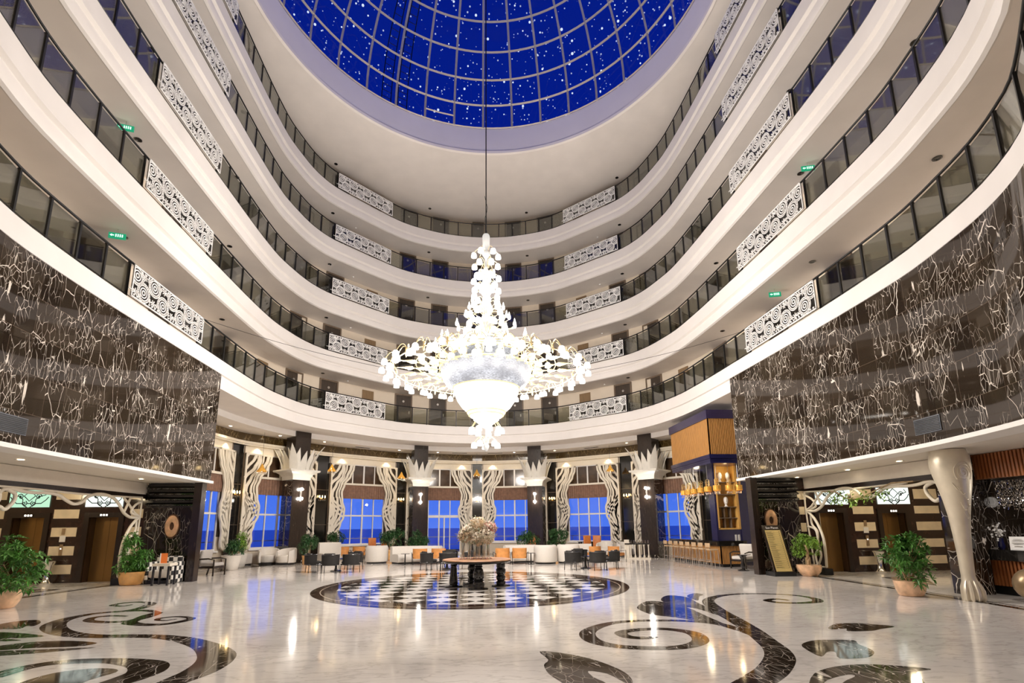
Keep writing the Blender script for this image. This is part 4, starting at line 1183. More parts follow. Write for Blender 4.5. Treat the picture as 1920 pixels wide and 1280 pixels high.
armo = arm.build('outer_arm', M['gold_lit'], ch, smooth=True)
for k in range(NA):
    a = 2*pi*(k+.5)/NA
    if k: o = armo.copy(); COL.objects.link(o); o.parent = ch
    else: o = armo
    o.rotation_euler = (0,0,a)
    for r, w in ((3.36,0),(3.12,.34),(3.12,-.34)):
        put_lamp(r*cos(a)-w*sin(a), r*sin(a)+w*cos(a), 6.62)
b = MB(); hoop(b, 3.02, 6.70, .018, 72); hoop(b, 2.3, 6.9, .018, 60); b.build('outer_hoop', M['gold_lit'], ch)
# middle ring
NB = 14
arm = MB()
goose(arm, (1.2,0,zz(6.95)), (2.12,0,zz(7.18)), .42, .015); goose(arm, (1.2,0,zz(6.95)), (1.75,.22,zz(7.0)), .3)
goose(arm, (1.5,0,zz(6.8)), (1.78,-.2,zz(6.86)), .28)
arm.tube([(1.1,0,zz(7.2)),(1.45,0,zz(7.05)),(1.66,0,zz(7.2)),(1.68,0,zz(7.55))], .013, 5)
armo = arm.build('middle_arm', M['gold_lit'], ch, smooth=True)
for k in range(NB):
    a = 2*pi*(k+.25)/NB
    if k: o = armo.copy(); COL.objects.link(o); o.parent = ch
    else: o = armo
    o.rotation_euler = (0,0,a)
    for r, w, z, up in ((2.12,0,7.1,False),(1.75,.22,6.94,False),(1.78,-.2,6.8,False),(1.68,0,7.55,True)):
        put_lamp(r*cos(a)-w*sin(a), r*sin(a)+w*cos(a), z, up)
# upper tiers (r of the bells, z of the bells, z where the arms start, count, upright)
for r, z, z0, n, up, lit in ((1.15,7.62,7.45,12,False,True),(1.30,7.95,7.5,8,True,True),(.80,7.95,7.8,10,False,True),(.98,8.3,7.85,8,True,True),(.62,8.35,8.1,9,False,True),
        (.72,8.72,8.2,7,True,True),(.55,8.75,8.6,8,False,True),(.5,9.08,8.7,6,True,True),(.42,9.15,9.0,7,False,True),(.46,9.55,9.3,6,False,True),(.30,9.8,9.6,5,False,True),(.44,10.05,9.9,6,False,True),
        (.24,10.2,10.1,4,False,True),(.40,10.55,10.45,6,False,False),(.42,10.95,10.95,6,False,False)):
    arms = MB()
    for k in range(n):
        a = 2*pi*(k+.37*z)/n
        goose(arms, (.08*cos(a), .08*sin(a), zz(z0)), (r*cos(a), r*sin(a), zz(z+(.0 if up else .06))), .12 if up else .2, .010)
        put_lamp(r*cos(a), r*sin(a), z, up, lit)
    arms.build('arm_tier', M['gold_lit'], ch, smooth=True)
arms = MB()
for k in range(9):
    a = 2*pi*k/9; goose(arms, (.2*cos(a), .2*sin(a), zz(4.95)), (.5*cos(a), .5*sin(a), zz(4.82)), .16, .012); put_lamp(.5*cos(a), .5*sin(a), 4.76)
arms.build('arm_tier', M['gold_lit'], ch, smooth=True); arms = MB()
for k in range(5):
    a = 2*pi*(k+.3)/5; goose(arms, (.06*cos(a), .06*sin(a), zz(4.3)), (.4*cos(a), .4*sin(a), zz(4.36)), .2, .012); put_lamp(.4*cos(a), .4*sin(a), 4.3)
arms.build('arm_tier', M['gold_lit'], ch, smooth=True)
o = rest.build('lamps', [M['bulb'], M['bulb_off']], ch, smooth=True); o['kind'] = 'stuff'
# steadying wires to the balconies
for side in (-1, 1):
    b = MB(); p, _ = OP(s_at_y(1.2, side), -.16)
    P0 = Vector((p.x, p.y, 8.55)); P1 = Vector((CC.x+side*2.95, CC.y+.1, 6.75))
    b.tube([P0*(1-i/10)+P1*(i/10)-Vector((0,0,.12*sin(pi*i/10))) for i in range(11)], .007, 4)
    tag(b.build('steadying_wire', M['black_metal']), 'thin dark wire from the chandelier to the first gallery on the %s' % ('left' if side < 0 else 'right'), 'wire')
# its light
for k in range(12):
    a = 2*pi*(k+.5)/12
    light('POINT', 'chandelier_light', (CC.x+2.7*cos(a), CC.y+2.7*sin(a), 6.22), LAMP_W, (1,.92,.85), .12)
for r, z, n, f in ((1.6,8.9,6,1.9),(1.5,10.3,5,1.9),(.95,4.4,4,.8)):
    for k in range(n):
        a = 2*pi*k/n+z
        light('POINT', 'chandelier_light', (CC.x+r*cos(a), CC.y+r*sin(a), z), LAMP_W*f, (1,.92,.85), .10)
# ------------------------------------------------------------------ front closure behind the camera
sR = s_near(8.6, -9.4); b = MB()
sweep(b, [(4.2,0),(4.2,6.7),(4.4,6.7),(4.4,0)], sR, PER-sR, .6)
struct(b.build('wall_front', M['beige'], smooth=True, ang=30), 'beige wall behind the viewpoint', 'wall')
b = MB(); sweep(b, [(0.1,6.72),(5,6.72),(5,6.9),(0.1,6.9)], sR, PER-sR, .6)
struct(b.build('ceiling_front', M['soffit2']), 'soffit behind the viewpoint', 'ceiling')
# ------------------------------------------------------------------ lift lobbies
STRANDS = dict(
a=[[2.68,2.78],[2.7,2.3],[2.68,1.65],[2.63,.97],[2.6,.29]], b=[[2.64,2.1],[2.29,1.8],[2.04,1.36],[1.96,.93],[2.0,.24]], c=[[2.0,.24],[2.43,.24],[2.6,.24]],
d=[[2.51,2.02],[2.5,1.65],[2.26,1.39],[2.31,.99],[2.22,.63],[2.39,.31]], d2=[[2.69,1.57],[2.31,1.43],[2.28,.88],[2.47,.61],[2.43,.28]],
e=[[2.64,2.1],[2.23,2.09],[1.87,2.23],[1.6,2.48],[1.25,2.68],[.73,2.75],[.28,2.65],[.05,2.47],[-.24,2.41],[-.55,2.51],[-.81,2.62],[-1.2,2.65],[-1.55,2.63],[-1.89,2.64],[-2.13,2.68],[-2.35,2.67],[-2.51,2.59],[-2.6,2.3],[-2.45,2.24],[-2.31,2.19],[-2.13,2.37],[-2.11,2.56],[-2.34,2.66]],
f=[[2.69,2.64],[2.33,2.47],[2.2,2.24],[2.58,2.14]], g=[[1.78,2.69],[2.03,2.53],[2.38,2.25],[2.64,2.14]], h=[[2.11,2.71],[1.95,2.38],[1.87,2.23]],
j=[[-3.4,2.71],[-1.57,2.72],[0,2.7],[1.44,2.72],[2.68,2.76]], k=[[-3.4,2.3],[-3.0,2.62],[-2.6,2.66],[-2.5,2.4],[-2.75,2.2],[-3.1,2.35],[-3.3,2.0],[-3.4,1.2]], l=[[-3.4,2.75],[-3.38,1.8],[-3.4,.3]])
def box_th(t, name, m, *a, **k):
    q = MB(); q.box(*a); return q.build(name, m, t, **k)
def lift_lobby(side, yw, xs, fans, opens, cream, zfan, nm, dy, plane):
    """xs: wall x range (|x|), facing -y"""
    W = MB()
    def P(x0, x1, y0, y1, z0, z1, m=0):
        x0, x1 = sorted((x0*side, x1*side)); W.box(x0, x1, y0, y1, z0, z1, m)
    cur = xs[0]; zt = opens[0][2]
    for o0, o1, zz in sorted(opens):
        P(cur, o0, yw, yw+.45, 0, 3.25); P(o0, o1, yw, yw+.45, zz, 3.25); cur = o1
    P(cur, xs[1], yw, yw+.45, 0, 3.25)
    for x0, x1, z0, z1 in cream:
        P(x0, x1, yw-.012, yw, z0, z1, 1)
    struct(W.build('wall_lift_' + nm, [M['tile_black'], M['tile_cream']]), 'dark lift wall with cream marble blocks, %s lobby' % nm, 'wall')
    for i, (o0, o1, zz) in enumerate(opens):
        x0, x1 = sorted((o0*side, o1*side)); xm = (x0+x1)/2; w = x1-x0
        pos = ['nearer the middle of the hall', 'farther into the lobby'][i]
        t = thing('lift_entrance', 'bronze sliding lift doors in a dark frame, %s lobby, %s' % (nm, pos), 'lift', (xm, yw, 0), 0, 'lifts in the lobbies')
        for sx in (-1, 1): box_th(t, 'door_leaf', M['lift_door'], *((-w/2, -.004) if sx < 0 else (.004, w/2)), .30, .34, 0, zz)
        q = MB(); q.box(-w/2-.16,-w/2,-.05,.02,0,zz+.16); q.box(w/2,w/2+.16,-.05,.02,0,zz+.16); q.box(-w/2,w/2,-.05,.02,zz,zz+.16)
        q.build('frame', M['dark_wood'], t)
        q = MB(); q.box(-.14,.14,-.065,-.045,zz+.03,zz+.12); dsp = q.build('indicator', M['black_gloss'], t)
        q = MB()
        for u in (-.09,0,.09): q.box(u-.03,u+.03,-.068,-.0645,zz+.045,zz+.105)
        q.build('display', M['lcd'], dsp)
    for i, (f0, f1) in enumerate(fans):
        x0, x1 = sorted((f0*side, f1*side)); w = x1-x0; z0, z1 = zfan
        pos = ['nearer the middle of the hall', 'farther into the lobby'][i]
        lb = 'lit %s fanlight over the lift %s, %s lobby' % ('green-tinted' if (side < 0 and i == 1) else 'white', pos, nm)
        t = thing('fanlight_panel', lb, 'fanlight', ((x0+x1)/2, yw-.02, z0), 0, 'lit fanlights over the lifts')
        box_th(t, 'lit_glass', M['fan_lit_g'] if (side < 0 and i == 1) else M['fan_lit'], -w/2, w/2, -.02, .01, 0, z1-z0)
        q = MB(); h = z1-z0
        def S(pts, r=.015): q.tube([(u, -.035, v) for u, v in pts], r, 4)
        for sx in (-1, 1):
            S([(0,h*.95),(sx*.18,h*.66),(0,h*.36),(-sx*.18,h*.66)])
            S([(sx*.12,h*.05),(sx*.2,h*.25),(sx*.2,h*.45),(sx*.3,h*.62)])
            S([(sx*(.28+.1*(1-k/14)*cos(k*.75)), h*(.62)+.10*(1-k/14)*sin(k*.75)) for k in range(14)])
            S([(sx*(.14+.09*(1-k/14)*cos(k*.75+2)), h*.22+.09*(1-k/14)*sin(k*.75+2)) for k in range(14)])
            S([(sx*.22,h*.22),(sx*.38,h*.22),(sx*.52,h*.42),(sx*w/2*.95,h*.6)]); S([(sx*.05,0),(sx*.22,h*.22)]); S([(sx*.3,h*.62),(sx*.5,h*.72),(sx*.42,h*.9)])
        S([(-.05,h*.22),(.05,h*.22)]); q.build('scrollwork', M['black_metal'], t)
    # dark beam and bulkhead over the opening
    bx0, bx1 = sorted((plane*side+.06*side, plane*side+.2*side)); q = MB()
    q.box(bx0, bx1, yw-6.0, yw-.02, 2.87, 3.25, 0); q.box(bx0-.01*(side>0), bx1+.01*(side<0), yw-6.0, yw-.02, 2.74, 2.87, 1)
    struct(q.build('trim_lobby_' + nm, [M['soffit2'], M['dark_wood']]), 'dark beam over the %s lift lobby opening' % nm, 'beam')
    t = thing('scroll_screen', 'cream branching scrollwork arch framing the opening of the %s lift lobby' % nm, 'screen', (plane*side, dy, 0), 0, 'cream scroll arches of the lift lobbies')
    q = MB()
    for key, pts in STRANDS.items():
        if side > 0 and key in 'kl': continue
        if side > 0 and key == 'j': pts = pts[1:]
        pp = catmull([p for p in pts], 6) if len(pts) > 2 else pts
        r = .045 if key in 'be' else (.03 if key in 'aljc' else .036)
        q.tube([(.0 if key not in 'df' else .02, y, z) for y, z in pp], r, 6)
    q.build('scroll_branches', M['cream'], t, smooth=True, ang=70)
    box_th(t, 'plinth', M['rubber'], -.14, .14, 1.9, 2.74, 0, .2)
    # ash stand
    st = thing('ash_stand', 'flared silver ash stand between the two lifts, %s lobby' % nm, 'ash stand', ((opens[0][1]*0+sum(cream[0][:2])/2+.12)*side, yw-.28, 0), 0, 'silver ash stands by the lifts')
    q = MB(); q.lathe([(.16,0),(.17,.03),(.10,.10),(.07,.25),(.09,.40),(.14,.58),(.19,.68),(.21,.70),(.19,.71)], 14); q.build('body', M['chrome'], st, smooth=True)
    q = MB(); q.lathe([(.18,.705),(.17,.715),(.001,.712)], 14); q.build('sand_tray', M['steel'], st)
    cxm = sum(cream[0][:2])/2*side
    cp_ = thing('call_panel', 'slim lift call panel with a white notice between the two lifts, %s lobby' % nm, 'call panel', (cxm, yw-.014, 1.1), 0, 'lift call panels')
    box_th(cp_, 'plate', M['bronze'], -.05, .05, -.02, 0, -.22, .14); box_th(cp_, 'notice', M['paper'], -.09, .09, -.015, 0, .22, .42); box_th(cp_, 'plate', M['bronze'], -.05, .05, -.02, 0, .46, .66)
    box_th(cp_, 'button', M['lcd'], -.018, .018, -.026, -.02, -.02, .02)
    # back of the lobby
    q = MB(); q.box(*sorted((side*17.6, side*17.8)), -16, yw+.4, 0, 3.25)
    struct(q.build('wall_lobby_end_' + nm, M['beige']), 'beige end wall deep in the %s lift lobby' % nm, 'wall')
rowsL = [(2.39,2.09),(1.79,1.49),(1.18,.88),(.58,.28)]
creamL = [(13.66,14.45,b_,a_) for a_, b_ in rowsL] + [(11.62,12.0,b_,a_) for a_, b_ in rowsL] + [(16.0,16.8,b_,a_) for a_, b_ in rowsL] + [(13.66,14.45,2.72,3.0),(16.0,16.8,2.72,3.0),(11.62,12.1,2.72,3.0)]
lift_lobby(-1, 3.05, (11.5,17.6), [(12.3,13.48),(14.63,15.88)], [(12.36,13.3,2.12),(14.7,15.7,2.12)], creamL, (2.47,3.04), 'left', 0.0, 11.5)
rowsR = [(2.25,1.98),(1.69,1.39),(1.10,.81),(.52,.24)]
creamR = [(13.0,13.78,b_,a_) for a_, b_ in rowsR] + [(10.98,11.2,b_,a_) for a_, b_ in rowsR] + [(15.35,16.3,b_,a_) for a_, b_ in rowsR] + [(13.0,13.78,2.5,2.85),(15.4,16.3,2.5,2.85),(10.98,11.3,2.5,2.8)]
lift_lobby(1, 1.7, (10.95,17.6), [(11.65,12.84),(13.98,15.2)], [(11.69,12.6,2.03),(14.05,14.95,2.0)], creamR, (2.32,2.9), 'right', -1.08, 11.2)

# emblem walls with louvred headers, posts
def emblem_wall(side, y, x0, x1, nm, xe, ze, xpost):
    a, c = sorted((x0*side, x1*side)); q = MB()
    q.box(a, c, y, y+.1, 0, 2.42); q.box(a, c, y+.11, y+.2, 2.42, 3.3)
    for p in range(4): q.uv = {}
    struct(q.build('wall_emblem_' + nm, M['marble_plain']), 'veined black marble wall with a copper ring, %s' % nm, 'wall')
    t = thing('louvre_header', 'black header with four glittering louvres over the %s emblem wall' % nm, 'louvre', ((a+c)/2, y, 2.42), 0, 'louvred headers over the emblem walls')
    w = c-a
    q = MB(); q.box(-w/2, w/2, .02, .10, 0, .82); q.build('back_board', M['black_wood'], t)
    for k in range(4):
        q = MB(); q.obox((0, -.02, .12+k*.185), (w, .13, .05), 0, tilt=('X', .5)); q.build('louvre', M['black_gloss'], t)
        q = MB(); rng = random.Random(k)
        for i in range(46):
            u = -w/2+.06+(w-.12)*i/45; q.ball((u, -.065, .085+k*.185+rng.uniform(-.012,.012)), .013, 5)
        q.build('crystal_beads', M['crystal'], t)
    e = thing('mounted_ring_emblem', 'oval copper ring emblem on the %s black marble wall' % nm, 'emblem', (xe, y-.03, ze), 0, 'copper ring emblems')
    q = MB(); n = 36
    rows = []
    for rr, dy in ((1.0,0),(1.0,-.03),(.93,-.045),(.42,-.045),(.38,-.03),(.38,0)):
        rows.append([(.215*rr*cos(2*pi*k/n)*(1 if rr > .6 else .95), dy, .36*rr*sin(2*pi*k/n)*(1.0 if rr > .6 else .95)) for k in range(n)])
    q.loft(rows, True, 0); q.build('ring', M['emblem'], e, smooth=True)
    q = MB(); q.loft([[(.25*s_*cos(2*pi*k/n), dy, .41*s_*sin(2*pi*k/n)) for k in range(n)] for s_, dy in ((1,.02),(1,.0),(.01,-.002))], True, 0); q.build('backing', M['oak_dark'], e)
    q = MB(); q.box(*sorted((xpost[0]*side, xpost[1]*side)), y-.28, y+.02, .0, 3.25)
    struct(q.build('wall_post_' + nm, M['dark_wood']), 'dark wooden post at the corner of the %s marble box' % nm, 'post')
emblem_wall(-1, 2.95, 9.85, 11.5, 'left', -10.57, 1.80, (9.60,9.85))
emblem_wall(1, 1.62, 9.34, 10.95, 'right', 9.86, 1.79, (9.10,9.34))

# leaning menu board
mb = thing('menu_board', 'tall leaning dark board with a pale yellow printed menu, right of the bar', 'menu board', (9.62, .72, 0))
T0, T1 = Vector((0,.02,.12)), Vector((0,.52,1.62)); Uv = (T1-T0); Ln = Uv.length; V = Uv.normalized(); Nn = Vector((1,0,0)).cross(V)
q = MB(); q.extr([(-.33,0),(.33,0),(.33,Ln),(-.33,Ln)], T0, (1,0,0), V, -Nn*.06); q.build('board', M['dark_wood'], mb)
q = MB(); q.box(-.36,.36,-.02,.5,0,.13); q.build('base', M['rubber'], mb)
q = MB(); q.extr([(-.27,.03),(.27,.03),(.27,Ln-.17),(-.27,Ln-.17)], T0+Nn*.004, (1,0,0), V, -Nn*.003); pg = q.build('printed_sheet', M['paper_y'], mb)
q = MB(); rng = random.Random(3)
for k in range(20):
    v = Ln-.24-k*.062
    if v < .06: break
    q.extr([(-.24,v),(-.24+rng.uniform(.12,.34),v),(-.24+.2,v+.012),(-.24,v+.012)], T0+Nn*.006, (1,0,0), V, Nn*.001)
    q.extr([(.19,v-.002),(.215,v-.002),(.215,v+.016),(.19,v+.016)], T0+Nn*.006, (1,0,0), V, Nn*.001)
    q.extr([(-.25,v-.022),(.25,v-.022),(.25,v-.019),(-.25,v-.019)], T0+Nn*.006, (1,0,0), V, Nn*.001)
q.build('print', M['ink'], pg)
def text(s, size, name, m, parent, loc, rot, ext=.001):
    c = bpy.data.curves.new(name, 'FONT'); c.body = s; c.size = size; c.align_x = 'CENTER'; c.align_y = 'CENTER'; c.extrude = ext
    tmp = bpy.data.objects.new(name, c); COL.objects.link(tmp)
    me = bpy.data.meshes.new_from_object(tmp.evaluated_get(bpy.context.evaluated_depsgraph_get()))
    bpy.data.objects.remove(tmp); me.materials.clear(); me.materials.append(m)
    o = bpy.data.objects.new(name, me); COL.objects.link(o); o.parent = parent; o.location = loc; o.rotation_euler = rot
    return o
tl = T0+V*(Ln-.09)+Nn*.006
text('Sun Planet', .105, 'title', M['paper'], mb, tl, (atan2(V.z, V.y), 0, 0))

# ------------------------------------------------------------------ giant claw-footed leg column
lg = thing('leg_column', 'giant champagne leg-shaped column with carved spiral knee and claw foot', 'column', (10.2, -4.9, 0)); lg.scale = (.80, .80, 1)
q = MB(); n = 24
prof = [(0,.20,.24,0),(.06,.22,.26,-.02),(.16,.22,.255,-.02),(.28,.205,.23,0),(.40,.165,.18,.0),(.52,.15,.155,.01),(.7,.155,.16,.01),(1.0,.165,.17,0),(1.4,.19,.20,-.01),(1.8,.235,.25,-.03),(2.15,.30,.31,-.04),(2.45,.375,.38,-.04),(2.7,.43,.43,-.02),(2.9,.455,.455,0),(3.05,.45,.45,0),(3.17,.42,.42,0),(3.25,.40,.40,0)]
q.loft([[(rx*cos(2*pi*k/n), -.0+dy+ry*sin(2*pi*k/n), z) for k in range(n)] for z, rx, ry, dy in prof], True, 0, caps=True); q.build('limb', M['champagne'], lg, smooth=True, ang=70)
q = MB()
for k in range(6):
    a = -pi/2+(k-2.5)*.52
    q.tube([(.15*cos(a),.16*sin(a),.42),(.2*cos(a),.21*sin(a),.33),(.235*cos(a),.265*sin(a),.2),(.235*cos(a),.27*sin(a),.05),(.22*cos(a),.25*sin(a),.0)], [.02,.035,.05,.05,.03], 6)
q.build('claw_toes', M['champagne'], lg, smooth=True)
q = MB(); sp_ = []
def surf(u, z):
    for i in range(len(prof)-1):
        if prof[i][0] <= z <= prof[i+1][0]:
            f = (z-prof[i][0])/(prof[i+1][0]-prof[i][0]); rx = prof[i][1]*(1-f)+prof[i+1][1]*f; ry = prof[i][2]*(1-f)+prof[i+1][2]*f; dy = prof[i][3]*(1-f)+prof[i+1][3]*f
            return Vector((rx*cos(u), dy+ry*sin(u), z))
    return Vector((0,0,z))
ua = -pi/2-.15
q.tube([surf(ua+.42*(1-k/40)*cos(k*.42), 2.72+.19*(1-k/40)*sin(k*.42)) for k in range(38)], .014, 5)
q.tube([surf(ua+.52*cos(k*.2), 2.72+.24*sin(k*.2)) for k in range(-3, 20)], .016, 5)
for j, (z0, u0) in enumerate(((2.42,-.5),(2.3,-.2),(2.18,.0),(2.08,-.4),(1.98,.1),(1.9,-.2),(2.5,-.75))):
    q.tube([surf(ua+u0+.5*k/8, z0-.16*sin(k/8*2.2)-.02*k/8) for k in range(9)], .012, 5)
q.build('carved_relief', M['champagne'], lg, smooth=True)

# ------------------------------------------------------------------ reception counter on the right
rc = thing('reception_counter', 'ribbed reddish wooden reception counter with a dark stone top on the right', 'counter', (11.75, -3.93, 0))
q = MB(); q.box(.06,.9,-5.2,0,.2,.78); q.build('body', M['oak_dark'], rc)
q = MB()
for k in range(62): q.box(0,.06,-.05-k*.083,-.005-k*.083,.2,.78)
q.build('slats', M['mahog'], rc)
q = MB(); q.box(-.10,.95,-5.2,.0,.78,1.02); q.build('top', M['black_gloss'], rc)
q = MB(); q.box(.08,.9,-5.2,0,0,.2); q.build('plinth', M['rubber'], rc)
for nm_, dims, lb_ in (('pier',(10.95,11.62,-4.12,-3.75,0,3.25),'white-veined black marble pier beside the leg column'),('back',(13.4,13.6,-9.2,-3.75,0,3.25),'white-veined black marble back wall of the reception'),('side',(11.62,13.4,-3.84,-3.75,0,3.25),'black marble side wall of the reception')):
    q = MB(); q.box(*dims); struct(q.build('wall_reception_' + nm_, M['marble_plain']), lb_, 'wall')
rh = thing('hanging_header', 'ribbed reddish wooden header hanging over the reception counter', 'header', (11.66, -3.88, 2.66))
q = MB(); q.box(.06,.25,-5.4,0,0,.59); q.build('board', M['oak_dark'], rh)
q = MB()
for k in range(64): q.box(0,.06,-.05-k*.083,-.005-k*.083,0,.59)
q.build('slats', M['mahog'], rh)
bc = thing('bead_curtain', 'glittering silver bead curtain behind the reception header', 'bead curtain', (12.3, -3.75, 2.64))
q = MB(); q.box(-.02,.02,-5.2,-.15,.0,.04); q.build('rail', M['steel'], bc)
q = MB(); rng = random.Random(5)
for k in range(95):
    y = -.2-k*.036; h = rng.uniform(.6,.78)
    for i in range(int(h/.032)):
        q.obox((rng.uniform(-.01,.01), y, -.02-i*.032), (.018,.018,.022), rng.uniform(0,1.5))
o = q.build('bead_strands', M['chrome'], bc); o['kind'] = 'stuff'
light('SPOT', 'reception_fill', (10.9,-5.6,3.2), 90, (1,.93,.85), .08, (0,0,0), radians(150), .9)  # added light with no fixture, to brighten the counter and header
light('POINT', 'reception_fill', (12.6,-5.6,2.2), 30, (1,.9,.8), .15)  # another added fill light, also without a fixture
t = thing('desk_notice', 'white square printed notice standing on the reception counter', 'notice', (11.8,-4.66,1.02), -1.15)
q = MB(); q.obox((0,0,.15), (.29,.012,.30), 0, tilt=('X',-.12)); q.build('card', M['paper'], t)
q = MB()
for v, wd in ((.24,.14),(.21,.18),(.16,.2),(.13,.16)): q.box(-wd/2, wd/2, -.018, -.012, v-.004, v+.004)
q.box(-.07,.07,-.016,-.010,.04,.09); q.build('print', M['steel'], t)
t = thing('desk_card', 'small white card holder beside the square notice on the reception counter', 'card', (11.86,-5.02,1.02), -1.15)
q = MB(); q.obox((0,0,.12), (.15,.012,.24), 0, tilt=('X',-.12)); q.build('card', M['paper'], t)
q = MB(); q.box(-.05,.05,-.026,-.014,.1,.19); q.build('print', M['emblem'], t)
t = thing('orchid_vase', 'small dark vase with white orchids on the reception counter', 'vase', (11.9,-4.2,1.02))
q = MB(); q.lathe([(.04,0),(.07,.06),(.05,.2),(.06,.26),(.05,.26)], 12); q.build('vase', M['navy'], t, smooth=True)
q = MB(); rng = random.Random(9)
for k in range(40): q.ball((rng.gauss(-.05,.07), rng.gauss(0,.06), .42+rng.gauss(0,.09)), .022, 6)
q.build('blooms', M['paper'], t)['kind'] = 'stuff'
t = thing('bronze_sphere', 'large bronze ball at the foot of the reception counter', 'sphere', (11.35,-5.2,0))
q = MB(); q.ball((0,0,.34), .34, 20); q.build('ball', M['bronze'], t, smooth=True)
# directional sign in the lowest gallery on the left
s = s_near(-9.5,-4.3); p, nn = OP(s, 1.66)
t = thing('direction_sign', 'small black arrow sign on the corridor wall of the lowest gallery, far left', 'sign', (p.x, p.y, 7.725+.62), atan2(nn.y, nn.x)-pi/2)
q = MB(); q.extr([(-.6,-.11),(.45,-.11),(.45,-.2),(.65,0),(.45,.2),(.45,.11),(-.6,.11)], (0,-.03,0), (1,0,0), (0,0,1), (0,.03,0)); q.build('plate', M['black_metal'], t)
q = MB()
for k in range(8): q.box(-.5+k*.11, -.43+k*.11, -.034, -.03, -.045, .045)
q.build('lettering', M['steel'], t)

for x, y in ((-13.0,.9),(-15.2,.6),(12.6,-.4),(14.8,-.6)):
    light('POINT', 'lobby_fill', (x, y, 2.95), 38, (1,.80,.50), .12)  # added fill lights with no fixtures, to brighten the lobby walls
# ------------------------------------------------------------------ plants
def leaf(b, p, d, l, w, droop=.25):
    d = d.normalized(); sd = d.cross(Vector((0,0,1)))
    if sd.length < .05: sd = Vector((1,0,0))
    sd.normalize(); up = sd.cross(d)
    m_ = p+d*l*.5+up*l*.08; e = p+d*l-Vector((0,0,l*droop))
    o = len(b.v); b.v += [tuple(p), tuple(m_+sd*w/2-up*.01), tuple(e), tuple(m_-sd*w/2-up*.01)]
    b.f += [(o,o+1,o+2),(o,o+2,o+3)]; b.m += [0,0]
def foliage(b, c, rad, n, l, w, rng, whorl=6, shell=.55):
    subs = []
    for k in range(11):
        v = Vector((rng.gauss(0,1), rng.gauss(0,1), rng.gauss(.15,1))).normalized(); g = rng.uniform(.45,.85)
        subs.append((v*g, rng.uniform(.34,.55)))
    for k in range(n):
        v = Vector((rng.gauss(0,1), rng.gauss(0,1), rng.gauss(0,1))).normalized()
        sc_, sr_ = rng.choice(subs)
        u = sc_+v*sr_*(shell+(1-shell)*rng.random()**.5)
        p = Vector((c[0]+u.x*rad[0], c[1]+u.y*rad[1], c[2]+u.z*rad[2]))
        ax = (v+Vector((rng.gauss(0,.4), rng.gauss(0,.4), rng.gauss(.25,.35)))).normalized()
        a = ax.orthogonal().normalized(); a2 = ax.cross(a)
        ph = rng.uniform(0, 6.28)
        for j in range(whorl):
            an = ph+2*pi*j/whorl
            leaf(b, p, a*cos(an)+a2*sin(an)+ax*.45, l*rng.uniform(.8,1.2), w)
def plant(name, label, loc, blobs, pot, potm, leafm, n, l, w, seed, trunk=None, group=None, whorl=6, rz=0):
    rng = random.Random(seed); t = thing(name, label, 'plant', loc, rz, group)
    q = MB(); q.lathe(pot, 22); pt_ = q.build('pot', potm, t, smooth=True, ang=60)
    zt = max(z for r, z in pot); rt = max(r for r, z in pot if z > zt-.12)
    q = MB(); q.lathe([(rt*.88, zt-.03),(.001, zt-.01)], 16); q.build('soil', M['soil'], pt_)
    q = MB()
    for c, rad in blobs:
        for k in range(3): q.tube([(rng.uniform(-.05,.05), rng.uniform(-.05,.05), zt-.05), (c[0]*.5+rng.uniform(-.05,.05), c[1]*.5, (zt+c[2])/2), (c[0]+rng.uniform(-.5,.5)*rad[0], c[1]+rng.uniform(-.5,.5)*rad[1], c[2])], .012 if not trunk else .02, 5)
    if trunk:
        for ph in (0, 2.1, 4.2): q.tube([(.035*cos(ph+k*.9), .035*sin(ph+k*.9), zt-.05+(trunk-zt+.1)*k/8) for k in range(9)], .022, 6)
    q.build('stems', M['bark'], t)
    q = MB(); tot = sum(r[0]*r[1]*r[2] for _, r in blobs)
    for c, rad in blobs: foliage(q, c, rad, max(4, int(n*rad[0]*rad[1]*rad[2]/tot)), l, w, rng, whorl)
    q.build('foliage', leafm, t)
    return t
BOWL = [(.14,0),(.2,.02),(.28,.12),(.31,.22),(.30,.30),(.28,.32),(.25,.31)]
plant('potted_plant', 'big leafy schefflera in a stone pot at the far left edge of the floor', (-10.85,-2.7,0), [((0,0,.95),(.62,.6,.5)),((.25,-.1,.6),(.5,.5,.25))], [(.17,0),(.2,.02),(.27,.15),(.31,.34),(.33,.42),(.30,.42)], M['onyx'], M['leaf'], 190, .15, .055, 1)
plant('potted_plant', 'bushy dark green plant in a fluted ochre pot left of the emblem wall', (-11.1,2.0,0), [((0,0,.98),(.40,.42,.55)),((0,0,.62),(.36,.4,.25))], [(.24,0),(.29,.03),(.33,.2),(.35,.36),(.36,.4),(.32,.4)], M['terracotta'], M['leaf'], 210, .15, .05, 2)
plant('ficus_topiary', 'round-headed braided ficus in a peach stone bowl beside the right emblem wall', (10.42,.68,0), [((0,0,.98),(.42,.42,.36))], [(.2,0),(.24,.03),(.33,.14),(.37,.27),(.36,.36),(.33,.36)], M['onyx'], M['leaf_lime'], 330, .085, .04, 3, trunk=.8, whorl=5)
plant('potted_plant', 'large spreading schefflera in a stone pot in front of the leg column', (9.62,-4.0,0), [((.1,0,1.0),(.52,.5,.42)),((-.35,0,.82),(.3,.35,.25)),((.15,-.05,.6),(.45,.4,.3)),((.35,0,1.25),(.22,.22,.25))], [(.2,0),(.24,.02),(.29,.14),(.31,.26),(.32,.34),(.28,.34)], M['onyx'], M['leaf'], 230, .15, .055, 4)
TUB = [(.25,0),(.28,.02),(.33,.3),(.38,.55),(.40,.6),(.36,.6)]
